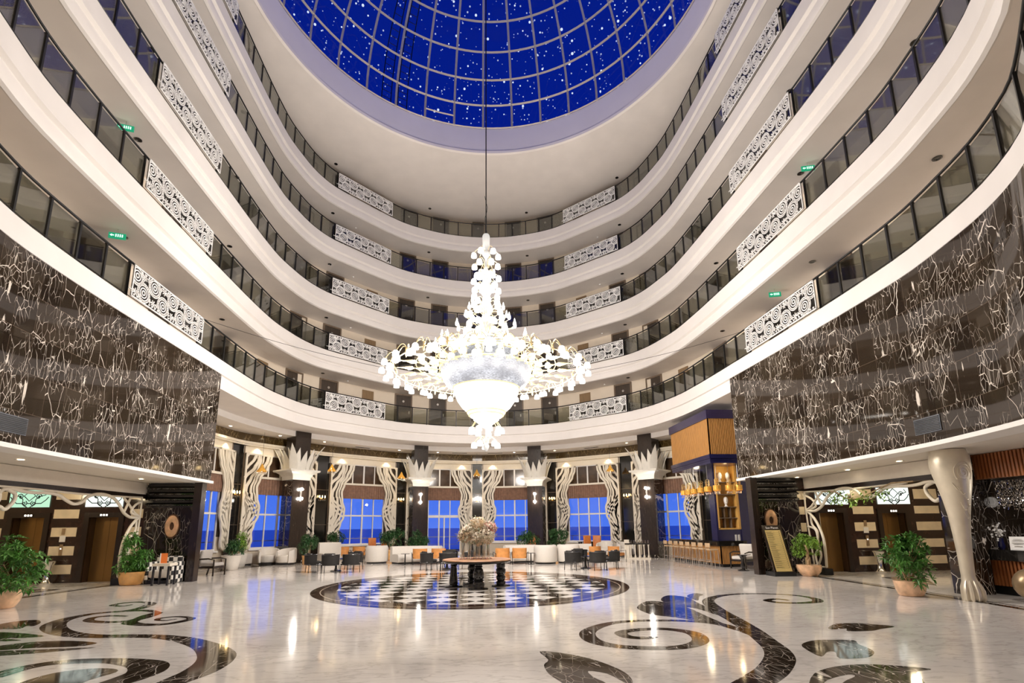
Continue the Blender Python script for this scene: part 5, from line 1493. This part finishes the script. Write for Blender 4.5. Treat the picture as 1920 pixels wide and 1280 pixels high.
plant('potted_plant', 'leafy plant in a tapered cream tub before the far left window bay', (-11.0,9.2,0), [((0,0,.95),(.3,.3,.28)),((.1,0,1.3),(.22,.22,.25))], TUB, M['white_fab'], M['leaf_lime'], 110, .13, .05, 5)
plant('potted_plant', 'dark shrub in a tapered cream tub behind the wooden armchair', (-10.6,7.6,0), [((0,0,.9),(.38,.38,.3))], TUB, M['white_fab'], M['leaf_dark'], 100, .13, .05, 15)
plant('potted_plant', 'dense dark shrub in an ochre pot at the foot of the outer left column', (-8.3,10.3,0), [((0,0,.92),(.42,.42,.45)),((.2,0,1.1),(.25,.25,.25))], [(.17,0),(.2,.03),(.22,.3),(.25,.42),(.22,.42)], M['terracotta'], M['leaf_dark'], 230, .12, .04, 6)
plant('potted_plant', 'dark plant in an ochre pot behind the tan bench on the left', (-7.85,13.75,0), [((0,0,1.05),(.5,.5,.45))], [(.2,0),(.24,.03),(.26,.4),(.3,.6),(.26,.6)], M['terracotta'], M['leaf_dark'], 180, .13, .045, 7)
plant('potted_plant', 'large dark bush behind the left ivory sofa, left one', (-4.75,12.6,0), [((0,0,1.1),(.6,.5,.5)),((.45,0,1.35),(.35,.35,.3))], [(.3,0),(.36,.1),(.4,.5),(.38,.55),(.34,.55)], M['terracotta'], M['leaf_dark'], 260, .14, .05, 8)
plant('potted_plant', 'low dark bush behind the left ivory sofa, right one', (-3.35,12.8,0), [((0,0,.95),(.6,.5,.36)),((-.1,0,1.3),(.28,.28,.3))], [(.3,0),(.36,.1),(.4,.5),(.38,.55),(.34,.55)], M['terracotta'], M['leaf_dark'], 220, .14, .05, 9)
plant('potted_plant', 'dark bush behind the right ivory sofa, left one', (2.55,12.3,0), [((0,0,.98),(.55,.5,.4))], [(.3,0),(.36,.1),(.4,.5),(.38,.55),(.34,.55)], M['terracotta'], M['leaf_dark'], 200, .14, .05, 10)
plant('potted_plant', 'fuller dark bush behind the right ivory sofa, right one', (4.15,12.0,0), [((0,0,1.05),(.66,.55,.5))], [(.3,0),(.36,.1),(.4,.5),(.38,.55),(.34,.55)], M['terracotta'], M['leaf_dark'], 250, .14, .05, 11)
# ivy on the right scroll arch
rng = random.Random(12)
t = thing('ivy_garland', 'green ivy trailing over the right scroll arch between the lit fanlights', 'ivy', (11.15,-.9,2.45))
q = MB(); q.tube([(0,1.5,.25),(0,.9,.2),(0,.5,-.02),(0,0,-.08),(0,-.6,.1),(0,-1.3,.3),(0,-2.0,.28)], .02, 5); q.build('vine', M['bark'], t)
q = MB()
for k in range(170):
    y = rng.uniform(-1.2,1.1); z = .05-.14*cos(y*1.2)+rng.gauss(.03,.11)
    leaf(q, Vector((rng.uniform(-.1,.06), y, z)), Vector((rng.gauss(-.5,.5), rng.gauss(0,.7), rng.gauss(0,.6))), rng.uniform(.09,.15), .06)
q.build('leaves', M['leaf_lime'], t)

# ------------------------------------------------------------------ centre table, vases, flowers
ct = thing('centre_table', 'large round copper-brown table on four turned black pedestals over the medallion', 'table', (-.33,-.3,0))
q = MB(); q.lathe([(.90,.70),(.97,.705),(.985,.73),(.985,.745),(.97,.76),(.001,.762)], 56); q.build('tabletop', M['table_top'], ct, smooth=True, ang=30)
q = MB(); q.lathe([(.88,.66),(.955,.67),(.99,.70),(.99,.728),(.9,.70)], 56); q.build('apron', M['black_wood'], ct, smooth=True)
LEGS = [((-.66,-.04),[(.13,0),(.14,.03),(.11,.06),(.125,.12),(.12,.2),(.11,.24),(.115,.27),(.105,.3),(.09,.5),(.08,.58),(.10,.6),(.085,.62),(.1,.66),(.12,.70)]),
        ((.04,-.67),[(.16,0),(.165,.03),(.15,.06),(.16,.1),(.155,.16),(.12,.2),(.155,.23),(.12,.25),(.15,.3),(.145,.42),(.12,.52),(.09,.56),(.115,.59),(.09,.62),(.13,.70)]),
        ((.69,-.02),[(.19,0),(.19,.03),(.13,.06),(.14,.12),(.10,.15),(.13,.2),(.135,.27),(.105,.3),(.135,.36),(.14,.46),(.11,.5),(.13,.54),(.125,.6),(.12,.70)]),
        ((-.13,.69),[(.18,0),(.18,.03),(.13,.06),(.14,.14),(.10,.18),(.14,.24),(.13,.32),(.10,.36),(.14,.44),(.12,.52),(.1,.56),(.13,.62),(.12,.70)])]
for (x, y), pr_ in LEGS:
    q = MB(); q.lathe(pr_, 20, (x, y, 0)); q.build('pedestal_leg', M['black_wood'], ct, smooth=True, ang=50)
    q = MB(); q.obox((x, y, .012), (.5,.16,.024), .3); q.build('foot_plate', M['rubber'], ct)
VS = [(-.40,-.1,.46,'leftmost','fl_cream',(-.34,.0,.66)),(-.22,.12,.50,'second from the left','fl_white',(-.22,.05,.78)),(-.06,-.18,.42,'third from the left, in front','fl_white',(.02,-.1,.56)),(.06,.14,.55,'third from the right, behind','fl_cream',(.02,.1,.98)),(.20,-.12,.42,'second from the right','fl_white',(.27,-.1,.62)),(.33,.05,.50,'rightmost','fl_pink',(.36,.05,.86))]
for i, (x, y, h, nm, fm, bc_) in enumerate(VS):
    t = thing('flower_vase', 'clear glass vase of pale blossoms on the centre table, ' + nm, 'vase', (ct.location.x+x, ct.location.y+y, .762), 0, 'glass vases on the centre table')
    q = MB(); q.lathe([(.085,0),(.09,.01),(.05,.04),(.04,.12),(.045,h*.7),(.06,h),(.052,h),(.036,h*.7),(.03,.12),(.001,.05)], 16); q.build('glass', M['glassv'], t, smooth=True)
    q = MB(); rng = random.Random(20+i); bx, by, bz = bc_[0]-x, bc_[1]-y, bc_[2]
    for k in range(9): q.tube([(rng.uniform(-.015,.015), rng.uniform(-.015,.015), .1),(rng.uniform(-.03,.03), rng.uniform(-.03,.03), h),(bx+rng.uniform(-.15,.15), by+rng.uniform(-.15,.15), bz)], .006, 4)
    q.build('stems', M['fl_sage'], t)
    R3 = (.25,.24,.24) if i in (1,3,4) else (.22,.22,.2)
    for mname, cnt in ((fm, 150),('fl_white', 90),('fl_sage', 26)):
        q = MB()
        for k in range(cnt):
            v = Vector((rng.gauss(0,1), rng.gauss(0,1), rng.gauss(0,1))).normalized(); f = .55+.45*rng.random()
            p = Vector((bx+v.x*R3[0]*f, by+v.y*R3[1]*f, bz+v.z*R3[2]*f))
            if mname == 'fl_sage': leaf(q, p, v+Vector((0,0,.4)), .16, .03)
            else:
                a = v.orthogonal().normalized(); a2 = v.cross(a); ph = rng.uniform(0,6)
                for j in range(5):
                    an = ph+j*2*pi/5; leaf(q, p, a*cos(an)+a2*sin(an)+v*.5, .045, .04, .0)
        q.build('blossoms' if mname != 'fl_sage' else 'sprigs', M[mname], t)
    q = MB()
    for k in range(8): a = 2*pi*k/8; q.ball((.10*cos(a), .10*sin(a), .012), .018, 6)
    q.build('petal_ring', M['fl_pink'], t)

# ------------------------------------------------------------------ seating
def arc_rows(prof, a0, a1, n, c=(0,0)):
    return [[(c[0]+r*sin(a0+(a1-a0)*k/n), c[1]-r*cos(a0+(a1-a0)*k/n), z) for r, z in prof] for k in range(n+1)]
cane = None
def cane_chair(loc, rz, label):
    """barrel cane armchair; back is at local -y"""
    global cane
    G = 'black cane armchairs'
    if cane: return dup(cane, loc, rz, label)
    t = cane = thing('cane_armchair', label, 'armchair', loc, rz, G)
    q = MB(); q.loft(arc_rows([(.30,.30),(.32,.30),(.335,.67),(.315,.67)], -1.75, 1.75, 18), True, 0, caps=True); q.build('barrel_back', M['cane'], t, smooth=True, ang=40)
    q = MB(); q.tube([(.328*sin(-1.8+3.6*k/18), -.328*cos(-1.8+3.6*k/18), .68) for k in range(19)], .018, 6); q.build('top_rail', M['black_wood'], t)
    q = MB(); q.rbox((0,.02,.31), (.56,.56,.06), .03); q.build('seat_frame', M['black_wood'], t, smooth=True)
    q = MB(); q.rbox((0,.03,.385), (.5,.5,.09), .04); q.build('seat_cushion', M['charcoal'], t, smooth=True)
    q = MB(); q.rbox((0,-.2,.57), (.44,.1,.34), .045, tilt=('X',-.18)); q.build('back_cushion', M['charcoal'], t, smooth=True)
    for x, y in ((-.26,-.2),(.26,-.2),(-.27,.24),(.27,.24)):
        q = MB(); q.tube([(x,y,.30),(x*1.05,y*1.08,0)], .013, 6); q.build('leg', M['black_metal'], t)
    return t
cof = None
def coffee_table(loc, label):
    global cof
    if cof: return dup(cof, loc, 0, label)
    t = cof = thing('coffee_table', label, 'table', loc, 0, 'small dark round tables')
    q = MB(); q.lathe([(.36,.46),(.38,.47),(.38,.49),(.001,.495)], 28); q.build('tabletop', M['black_wood'], t, smooth=True, ang=40)
    q = MB(); q.lathe([(.22,0),(.22,.03),(.07,.05),(.045,.12),(.04,.4),(.1,.46)], 18); q.build('pedestal', M['black_wood'], t, smooth=True)
    return t
for (x, y), chairs, nm in (((-5.85,6.0),[(-.78,-.42,'left'),(.0,-.88,'front middle'),(.74,-.78,'front right'),(.55,.72,'rear')],'left'),
                      ((-1.45,6.0),[(-.72,-.40,'left'),(.06,-.84,'front middle'),(.8,-.2,'right'),(.1,.86,'rear')],'centre-left'),
                      ((4.1,5.2),[(-.62,-.62,'front left'),(.26,-.96,'front middle'),(.96,-.42,'front right'),(-.05,.85,'rear')],'right')):
    coffee_table((x, y, 0), 'small round dark table among the cane armchairs, %s group' % nm)
    for dx, dy, pn in chairs:
        cane_chair((x+dx, y+dy, 0), atan2(dy, dx)+pi/2, 'black cane barrel armchair at the %s small round table, %s seat' % (nm, pn))
tub = None
def tub_chair(loc, rz, label):
    global tub
    if tub: return dup(tub, loc, rz, label)
    t = tub = thing('tub_chair', label, 'armchair', loc, rz, 'ivory tub chairs')
    q = MB(); rows = []
    n = 22
    for k in range(n+1):
        a = -2.0+4.0*k/n; h = .78-.16*(abs(a)/2.0)**2
        rows.append([((r)*sin(a), -(r)*cos(a), z) for r, z in ((.40,.08),(.47,.10),(.50,.3),(.49,h-.06),(.46,h),(.41,h),(.38,h-.06),(.37,.3))])
    q.loft(rows, True, 0, caps=True); q.build('shell', M['white_fab'], t, smooth=True, ang=60)
    q = MB(); q.lathe([(.36,.10),(.39,.14),(.39,.40),(.35,.44),(.001,.45)], 24, (0,.02,0)); q.build('seat', M['white_fab'], t, smooth=True)
    q = MB(); q.lathe([(.42,0),(.42,.085),(.001,.085)], 24); q.build('plinth', M['rubber'], t)
    return t
tub_chair((-10.3,10.9,0), 3.6, 'ivory tub chair beside the far left window, left of the pair')
tub_chair((-9.35,10.45,0), 2.6, 'ivory tub chair near the outer left column, right of the pair')
tub_chair((7.0,13.0,0), 2.8, 'ivory tub chair on the right behind the tan chairs, left of the pair')
tub_chair((8.1,12.75,0), 3.4, 'ivory tub chair left of the outer right column, right of the pair')
def curved_sofa(name, label, loc, rz, R, a0, a1, hb=.80, seat=True, depth=.95):
    t = thing(name, label, 'sofa', loc, rz, 'ivory curved sofas')
    n = 20
    q = MB(); prof = [(R,.07),(R+.03,.12),(R+.02,.7),(R-.02,hb-.02),(R-.10,hb),(R-.20,hb-.03),(R-.24,hb-.1),(R-.26,.3),(R-.26,.07)]
    q.loft(arc_rows(prof, a0, a1, n), True, 0, caps=True); q.build('back', M['white_fab'], t, smooth=True, ang=60)
    if seat:
        q = MB(); r1 = R-.26; r0 = R-depth
        prof = [(r1,.07),(r1,.40),(r1-.05,.44),(r0+.08,.44),(r0,.38),(r0,.12),(r0+.03,.07)]
        q.loft(arc_rows(prof, a0, a1, n), True, 0, caps=True); q.build('seat', M['white_fab'], t, smooth=True, ang=60)
    q = MB(); q.loft(arc_rows([(R-.05,0),(R-.05,.075),(R-depth+.08,.075),(R-depth+.08,0)], a0+.03, a1-.03, n), True, 0, caps=True); q.build('plinth', M['rubber'], t)
    return t
curved_sofa('curved_sofa', 'long ivory curved sofa left of the centre table, back towards the windows', (-3.1,8.1,0), pi, 2.4, -.55, .55)
curved_sofa('curved_sofa', 'rounded ivory sofa end unit left of the long left sofa', (-5.05,10.5,0), .1, .52, -1.7, 1.7, hb=.84, depth=.51)
curved_sofa('curved_sofa', 'long ivory curved sofa right of the centre table, back towards the windows', (2.2,7.7,0), pi, 2.3, -.22, .5)
curved_sofa('curved_sofa', 'rounded ivory sofa end unit facing away, right of centre', (2.95,8.35,0), .15, .52, -1.7, 1.7, hb=.84, depth=.51)
curved_sofa('curved_sofa', 'rounded ivory sofa end unit beside the right cane chairs', (4.05,8.5,0), -.2, .52, -1.7, 1.7, hb=.84, depth=.51)
curved_sofa('curved_sofa', 'sloping ivory curved sofa behind the right cane chairs', (4.9,8.3,0), pi, 2.0, -.35, .35)
curved_sofa('curved_sofa', 'tall-backed ivory sofa behind the left cane chairs', (-7.55,10.9,0), 3.3, 1.3, -.45, .45, hb=.98)
t = thing('window_bench', 'low beige upholstered bench under the second window from the left', 'bench', (-11.4,10.1,0), .943)
q = MB(); q.rbox((0,0,.3), (1.2,.45,.48), .06); q.build('seat', M['grey_fab'], t, smooth=True)
q = MB(); q.box(-.55,.55,-.18,.18,0,.08); q.build('plinth', M['rubber'], t)
tanc = None
def tan_chair(loc, rz, label):
    """tan lounge chair, back at local -y"""
    global tanc
    if tanc: return dup(tanc, loc, rz, label)
    t = tanc = thing('lounge_chair', label, 'chair', loc, rz, 'tan leather lounge chairs')
    q = MB(); q.loft([[(.36*sin(a)*1.0, -.30*cos(a)-.02, z) for a in [(-1.15+2.3*k/12) for k in range(13)]]+[(.32*sin(a), -.26*cos(a)-.02, z) for a in [(1.15-2.3*k/12) for k in range(13)]] for z in (.27,.36,.60,.70,.72)], True, 0, caps=True); q.build('backrest', M['tan'], t, smooth=True, ang=50)
    q = MB(); q.rbox((0,.05,.36), (.62,.56,.14), .05); q.build('seat', M['tan'], t, smooth=True)
    for sx in (-1,1):
        q = MB(); q.tube([(sx*.36,.32,0),(sx*.37,.30,.54),(sx*.37,-.1,.52),(sx*.34,-.32,.5),(sx*.3,-.36,0)], .013, 6); q.build('arm_frame', M['black_metal'], t)
    return t
tan_chair((-2.82,8.95,0), .1, 'tan leather lounge chair at the left sofa, left of the pair, back to the viewer')
tan_chair((-1.95,8.98,0), -.08, 'tan leather lounge chair at the left sofa, right of the pair, back to the viewer')
tan_chair((.95,8.3,0), .1, 'tan leather lounge chair right of the centre table, left of the pair')
tan_chair((1.75,8.2,0), -.15, 'tan leather lounge chair right of the centre table, right of the pair')
tan_chair((5.35,8.9,0), .3, 'tan leather lounge chair behind the right cane chairs, left of the pair')
tan_chair((6.3,8.5,0), -.9, 'tan leather lounge chair behind the right cane chairs, right of the pair')
tan_chair((-7.25,12.9,0), .1, 'tan lounge chair before the dark plant on the left, left of the pair')
tan_chair((-6.38,12.9,0), -.1, 'tan lounge chair before the dark plant on the left, right of the pair')
for x, y, nm in ((-3.5,9.0,'beside the left sofa'),(2.24,8.0,'just right of the tan chairs right of the centre table')):
    t = thing('side_table', 'slim dark side table ' + nm, 'table', (x, y, 0), 0, 'slim dark side tables')
    q = MB(); q.lathe([(.2,.48),(.21,.5),(.001,.505)], 18); q.build('tabletop', M['black_wood'], t)
    q = MB(); q.lathe([(.16,0),(.16,.02),(.03,.04),(.025,.48)], 14); q.build('pedestal', M['black_wood'], t)
wing = None
for x, y, rz, nm in ((-6.15,14.7,.6,'behind the left sofa, left of the pair'),(-5.2,14.5,-.6,'behind the left sofa, right of the pair'),(-9.6,15.0,.2,'before the second window from the left'),(3.2,15.6,.0,'before the window right of centre'),(6.3,14.6,.2,'before the window between the right columns'),(6.9,14.2,-.4,'before the right window, turned aside')):
    lb = 'high-backed orange dining chair ' + nm
    if wing is None:
        t = wing = thing('dining_chair', lb, 'chair', (x, y, 0), rz, 'orange dining chairs')
        q = MB(); q.rbox((0,-.2,.8), (.46,.09,.66), .04, tilt=('X',-.1)); q.build('backrest', M['orange'], t, smooth=True)
        q = MB(); q.rbox((0,.04,.48), (.48,.46,.1), .045); q.build('seat', M['orange'], t, smooth=True)
        for a, c in ((-.19,-.17),(.19,-.17),(-.19,.22),(.19,.22)):
            q = MB(); q.tube([(a,c,.45),(a*1.1,c*1.1,0)], .02, 6); q.build('leg', M['black_wood'], t)
    else: dup(wing, (x, y, 0), rz, lb)
for x, y, nm in ((-5.65,15.4,'left'),(6.5,15.2,'right')):
    t = thing('dining_table', 'dark dining table on turned legs near the windows, %s' % nm, 'table', (x, y, 0), 0, 'dining tables near the windows')
    q = MB(); q.box(-.5,.5,-.4,.4,.72,.76); q.build('tabletop', M['black_wood'], t)
    for a, c in ((-.4,-.3),(.4,-.3),(-.4,.3),(.4,.3)):
        q = MB(); q.lathe([(.05,0),(.07,.05),(.04,.12),(.06,.3),(.035,.5),(.06,.72)], 10, (a,c,0)); q.build('leg', M['black_wood'], t, smooth=True)
# dark wooden armchairs left and right, chequered chair, small tables
def wood_armchair(loc, rz, label, fab):
    t = thing('wooden_armchair', label, 'armchair', loc, rz, 'upholstered wooden armchairs')
    q = MB(); q.rbox((0,.02,.40), (.60,.58,.14), .05); q.build('seat_cushion', M[fab], t, smooth=True)
    q = MB(); q.rbox((0,-.26,.68), (.58,.13,.48), .05, tilt=('X',-.16)); q.build('back_cushion', M[fab], t, smooth=True)
    q = MB(); q.box(-.32,.32,-.3,.33,.27,.33); q.build('seat_rail', M['dark_wood'], t)
    for sx in (-1,1):
        q = MB(); q.tube([(sx*.33,.32,.0),(sx*.33,.32,.58),(sx*.34,.1,.62),(sx*.33,-.28,.60)], .03, 6); q.build('arm', M['dark_wood'], t)
        q = MB(); q.tube([(sx*.31,-.38,0),(sx*.31,-.28,.35),(sx*.31,-.36,.88)], .03, 6); q.build('rear_leg', M['dark_wood'], t)
    return t
wood_armchair((-10.15,5.0,0), -1.75, 'dark wooden armchair with pale cushions right of the left corner post', 'grey_fab')
wood_armchair((10.0,3.9,0), 2.0, 'armchair with pale upholstery between the bar and the right corner post', 'white_fab')
m, nq, p = nmat('chequered_upholstery')
tcq = node(nq, 'ShaderNodeTexCoord'); ck = node(nq, 'ShaderNodeTexChecker', {'Vector': tcq.outputs['Object'], 'Color1': (.75,.72,.66,1), 'Color2': (.02,.02,.02,1), 'Scale': 7.5})
nq.links.new(ck.outputs[0], p.inputs['Base Color']); p.inputs['Roughness'].default_value = .8; M['check'] = m
t = thing('chequered_armchair', 'black and white chequered armchair against the left emblem wall', 'armchair', (-10.85,3.3-.85,0), 0)
t.location = (-10.38, 2.42, 0)
q = MB(); q.rbox((0,.28,.42), (.8,.16,.82), .05); q.build('back', M['check'], t, smooth=True)
for sx in (-1,1):
    q = MB(); q.rbox((sx*.38,.0,.34), (.13,.66,.66), .04); q.build('arm', M['check'], t, smooth=True)
q = MB(); q.rbox((0,-.02,.30), (.62,.6,.24), .06); q.build('seat', M['white_fab'], t, smooth=True)
q = MB(); q.box(-.4,.4,-.3,.32,0,.1); q.build('plinth', M['rubber'], t)
t = thing('small_table', 'small dark-legged table with a beige top before the chequered armchair', 'table', (-10.0,1.75,0))
q = MB(); q.box(-.26,.26,-.22,.22,.58,.66); q.build('tabletop', M['cream'], t)
for a, c in ((-.22,-.18),(.22,-.18),(-.22,.18),(.22,.18)):
    q = MB(); q.box(a-.025,a+.025,c-.025,c+.025,0,.58); q.build('leg', M['black_wood'], t)
t = thing('menu_card', 'upright orange menu card on the small table at the left emblem wall', 'card', (-10.05,1.75,.66), .2)
q = MB(); q.obox((0,0,.15), (.17,.02,.3), 0); q.build('card', M['orange_card'], t); q = MB(); q.obox((-.1,.0,.15), (.03,.022,.3), 0); q.build('edge', M['paper'], t)
t = thing('pedestal_table', 'small round dark pedestal table beside the pale armchair on the right', 'table', (9.45,2.95,0))
q = MB(); q.lathe([(.28,.56),(.30,.58),(.001,.59)], 20); q.build('tabletop', M['black_wood'], t)
q = MB(); q.lathe([(.2,0),(.2,.03),(.06,.07),(.09,.2),(.05,.35),(.1,.5),(.2,.56)], 16); q.build('pedestal', M['black_wood'], t, smooth=True)
# bottle rack stand by the outer right column
t = thing('display_stand', 'low cream wooden stand with turned posts left of the outer right column', 'stand', (8.05,10.55,0), -.35)
q = MB(); q.box(-.65,.65,-.25,.25,0,.06); q.build('base', M['cream'], t)
for k in range(6):
    q = MB(); q.lathe([(.05,.06),(.06,.12),(.03,.2),(.03,.62),(.06,.74)], 10, (-.55+k*.22,-.18,0)); q.build('post', M['cream'], t, smooth=True)
q = MB(); q.box(-.65,-.4,-.2,.2,.06,.95); q.build('side_panel', M['cream'], t)
q = MB(); q.box(-.62,.65,-.25,.25,.72,.78); q.build('top', M['black_wood'], t)
rng = random.Random(4); b0_ = None
for k in range(14):
    x, y = -.3+(k%7)*.14, -.12+(k//7)*.2
    c, s_ = cos(-.35), sin(-.35); X, Y = 8.05+c*x-s_*y, 10.55+s_*x+c*y
    lb = 'small clear glass on the display stand by the outer right column'
    if b0_ is None:
        q = MB(); q.lathe([(.03,0),(.032,.1),(.028,.14),(.025,.0+.13)], 10); b0_ = q.build('drinking_glass', M['glassv'], loc=(X, Y, .78), smooth=True); tag(b0_, lb, 'glass', 'glasses on the display stand')
    else:
        o = b0_.copy(); COL.objects.link(o); o.location = (X, Y, .78)

# ------------------------------------------------------------------ bar
cn = thing('bar_canopy', 'hanging bar canopy of amber wood slats with navy mouldings', 'canopy', (9.37,4.6,0))
q = MB(); q.box(.06,1.9,.06,3.92,4.5,6.1); q.build('core', M['oak_dark'], cn)
q = MB()
for k in range(26): q.box(.0+k*.074,.044+k*.074,.0,.06,4.52,6.06)
for k in range(53): q.box(.0,.06,.0+k*.074,.044+k*.074,4.52,6.06)
q.build('slats', M['oak'], cn)
q = MB(); q.box(-.05,1.9,-.05,3.97,6.05,6.42); q.build('crown', M['plum'], cn)
q = MB(); q.box(-.06,1.9,-.06,3.97,4.36,4.53); q.box(-.02,1.9,-.02,3.95,4.16,4.38); q.box(-.04,1.9,-.04,3.96,4.27,4.31); q.build('lower_moulding', M['navy'], cn)
bs = thing('bar_back_unit', 'navy bar back unit with an oak-lined shelf niche', 'shelving', (9.85,5.5,0))
q = MB()
q.box(0,.08,0,.5,0,4.16); q.box(1.05,1.5,-.05,.5,0,4.16); q.box(.08,1.05,0,.5,0,1.48); q.box(.08,1.05,.35,.5,1.48,4.16); q.build('carcase', M['navy'], bs)
q = MB(); q.box(.08,.14,-.02,.36,1.48,4.16); q.box(.95,1.05,-.03,.36,1.48,4.16); q.box(.08,1.05,-.02,.36,1.46,1.52); q.build('niche_frame', M['shelf_oak'], bs)
q = MB(); q.box(.13,.96,.30,.352,1.5,4.16); q.build('niche_back', M['shelf_oak'], bs)
for z in (1.94,2.4,2.93,3.45):
    q = MB(); q.box(.13,.96,.0,.33,z-.018,z+.012); q.build('shelf', M['door_frame'], bs)
for x in (.42,.7):
    q = MB(); q.box(x-.01,x+.01,.05,.33,1.5,2.4); q.build('divider', M['door_frame'], bs)
light('POINT', 'shelf_light', (10.35,5.3,3.9), 8, (1,.75,.4), .08)
light('POINT', 'bar_light', (9.95,7.2,3.9), 25, (1,.8,.5), .12)
bust = None
for x, z, nm in ((.36,3.462,'on the top shelf, left'),(.72,3.462,'on the top shelf, right'),(.28,2.942,'on the second shelf from the top'),(.55,2.412,'on the third shelf from the top')):
    lb = 'white ceramic head ornament in the bar niche ' + nm
    loc = (9.85+x, 5.62, z)
    if bust is None:
        t = bust = thing('ceramic_head', lb, 'ornament', loc, .3, 'white ceramic heads in the bar niche')
        q = MB(); q.lathe([(.07,0),(.08,.02),(.05,.05),(.045,.09),(.06,.12)], 12); q.build('stand', M['bust'], t, smooth=True)
        q = MB(); q.lathe([(.045,.10),(.085,.15),(.105,.22),(.11,.29),(.095,.36),(.06,.41),(.01,.43)], 14, (0,0,0), 0, .85, 1.0)
        q.ball((0,-.10,.24), .024, 6, sz=1.6); q.ball((0,-.095,.17), .026, 6); q.build('head', M['bust'], t, smooth=True)
    else: dup(bust, loc, -.3, lb)
bcnt = thing('bar_counter', 'long bar counter with ribbed amber front and black stone top', 'counter', (9.45,4.55,0))
q = MB(); q.box(.05,.36,.05,4.95,.1,.82); q.box(.3,1.0,.05,.55,.1,.82); q.build('body', M['oak_dark'], bcnt)
q = MB()
for k in range(16): q.box(.0+k*.06,.04+k*.06,.0,.05,.12,.82)
for k in range(82): q.box(.0,.05,.0+k*.06,.04+k*.06,.12,.82)
q.build('slats', M['oak'], bcnt)
q = MB(); q.box(-.08,.38,-.08,5.0,.82,1.02); q.box(.38,1.08,-.08,.62,.82,1.02); q.build('top', M['black_gloss'], bcnt)
q = MB(); q.box(.08,.35,.08,4.95,0,.1); q.box(.5,1.0,.08,.5,0,.1); q.build('kick_plinth', M['rubber'], bcnt)
st0 = None
for k in range(8):
    y = 8.95-k*.63
    lb = 'tan bar stool with thin silver legs, %s along the bar front' % ['first from the far end','second from the far end','third from the far end','fourth from the far end','fourth from the near end','third from the near end','second from the near end','nearest to the viewer'][k]
    loc = (9.08, y, 0)
    if st0 is None:
        t = st0 = thing('bar_stool', lb, 'bar stool', loc, 0, 'bar stools along the bar')
        q = MB(); q.rbox((0,0,.69), (.36,.38,.06), .03); q.build('seat', M['stool_seat'], t, smooth=True)
        q = MB(); q.rbox((-.17,0,.86), (.05,.40,.17), .022); q.build('low_back', M['stool_seat'], t, smooth=True)
        for a, c in ((-.16,-.17),(.16,-.17),(-.16,.17),(.16,.17)):
            q = MB(); q.tube([(a,c,.68),(a*1.15,c*1.12,0)], .012, 6); q.build('leg', M['stool_leg'], t)
        q = MB(); q.tube([(-.175,-.185,.24),(.175,-.185,.24),(.175,.185,.24),(-.175,.185,.24)], .010, 5, closed=True); q.build('footrest', M['stool_leg'], t)
        q = MB()
        for c in (-.17,.17): q.tube([(-.16,c,.68),(-.17,c,.8)], .010, 5)
        q.build('back_supports', M['stool_leg'], t)
    else: dup(st0, loc, 0, lb)
bp = None
for i, (x, y, z) in enumerate(((9.62,8.0,3.08),(9.62,7.45,3.08),(9.62,6.85,3.08),(9.62,6.2,3.08),(9.62,5.55,3.08),(9.72,4.95,3.08),(10.2,4.85,3.08),(10.6,4.85,3.08))):
    lb = 'brass lantern pendant with amber drum over the bar, %s from the left' % ['first','second','third','fourth','fifth','sixth','seventh','eighth'][i]
    if bp is None:
        t = bp = thing('bar_pendant', lb, 'pendant lamp', (x, y, z), 0, 'lantern pendants over the bar')
        q = MB(); q.tube([(0,0,.5),(0,0,1.07)], .008, 6); q.build('rod', M['steel'], t)
        q = MB(); q.lathe([(.155,-.02),(.155,.19),(.15,.19),(.15,-.02)], 22, caps=False); q.build('amber_drum', M['amber'], t, smooth=True)
        q = MB()
        for k in range(6):
            a = pi*k/3; q.tube([(.08*cos(a),.08*sin(a),.19),(.085*cos(a),.085*sin(a),.44),(.03*cos(a),.03*sin(a),.5)], .007, 4)
            a2 = a+pi/3; q.tube([(.083*cos(a),.083*sin(a),.22),(.083*cos(a2),.083*sin(a2),.32),(.083*cos(a),.083*sin(a),.42)], .006, 4)
        q.build('brass_cage', M['gold'], t)
        q = MB(); rng = random.Random(2)
        for k in range(14):
            a = 2*pi*k/14; q.lathe([(.002,-.03),(.018,-.08),(.002,-.13)], 5, (.1*cos(a),.1*sin(a),-rng.uniform(0,.05)))
        q.build('crystal_drops', M['crystal'], t)
        q = MB(); q.ball((0,0,.08), .05, 10); q.build('bulb', M['warm'], t, smooth=True)
    else: dup(bp, (x, y, z), .4*i, lb)
q0 = None
for i, x in enumerate((10.2,10.33)):
    q = MB(); q.obox((0,0,.12), (.09,.015,.24), .2); o = q.build('counter_card', M['paper'], loc=(x, 4.66, 1.02))
    tag(o, 'narrow white card standing on the bar counter end, %s' % ('left' if i == 0 else 'right'), 'card', 'cards on the bar counter')
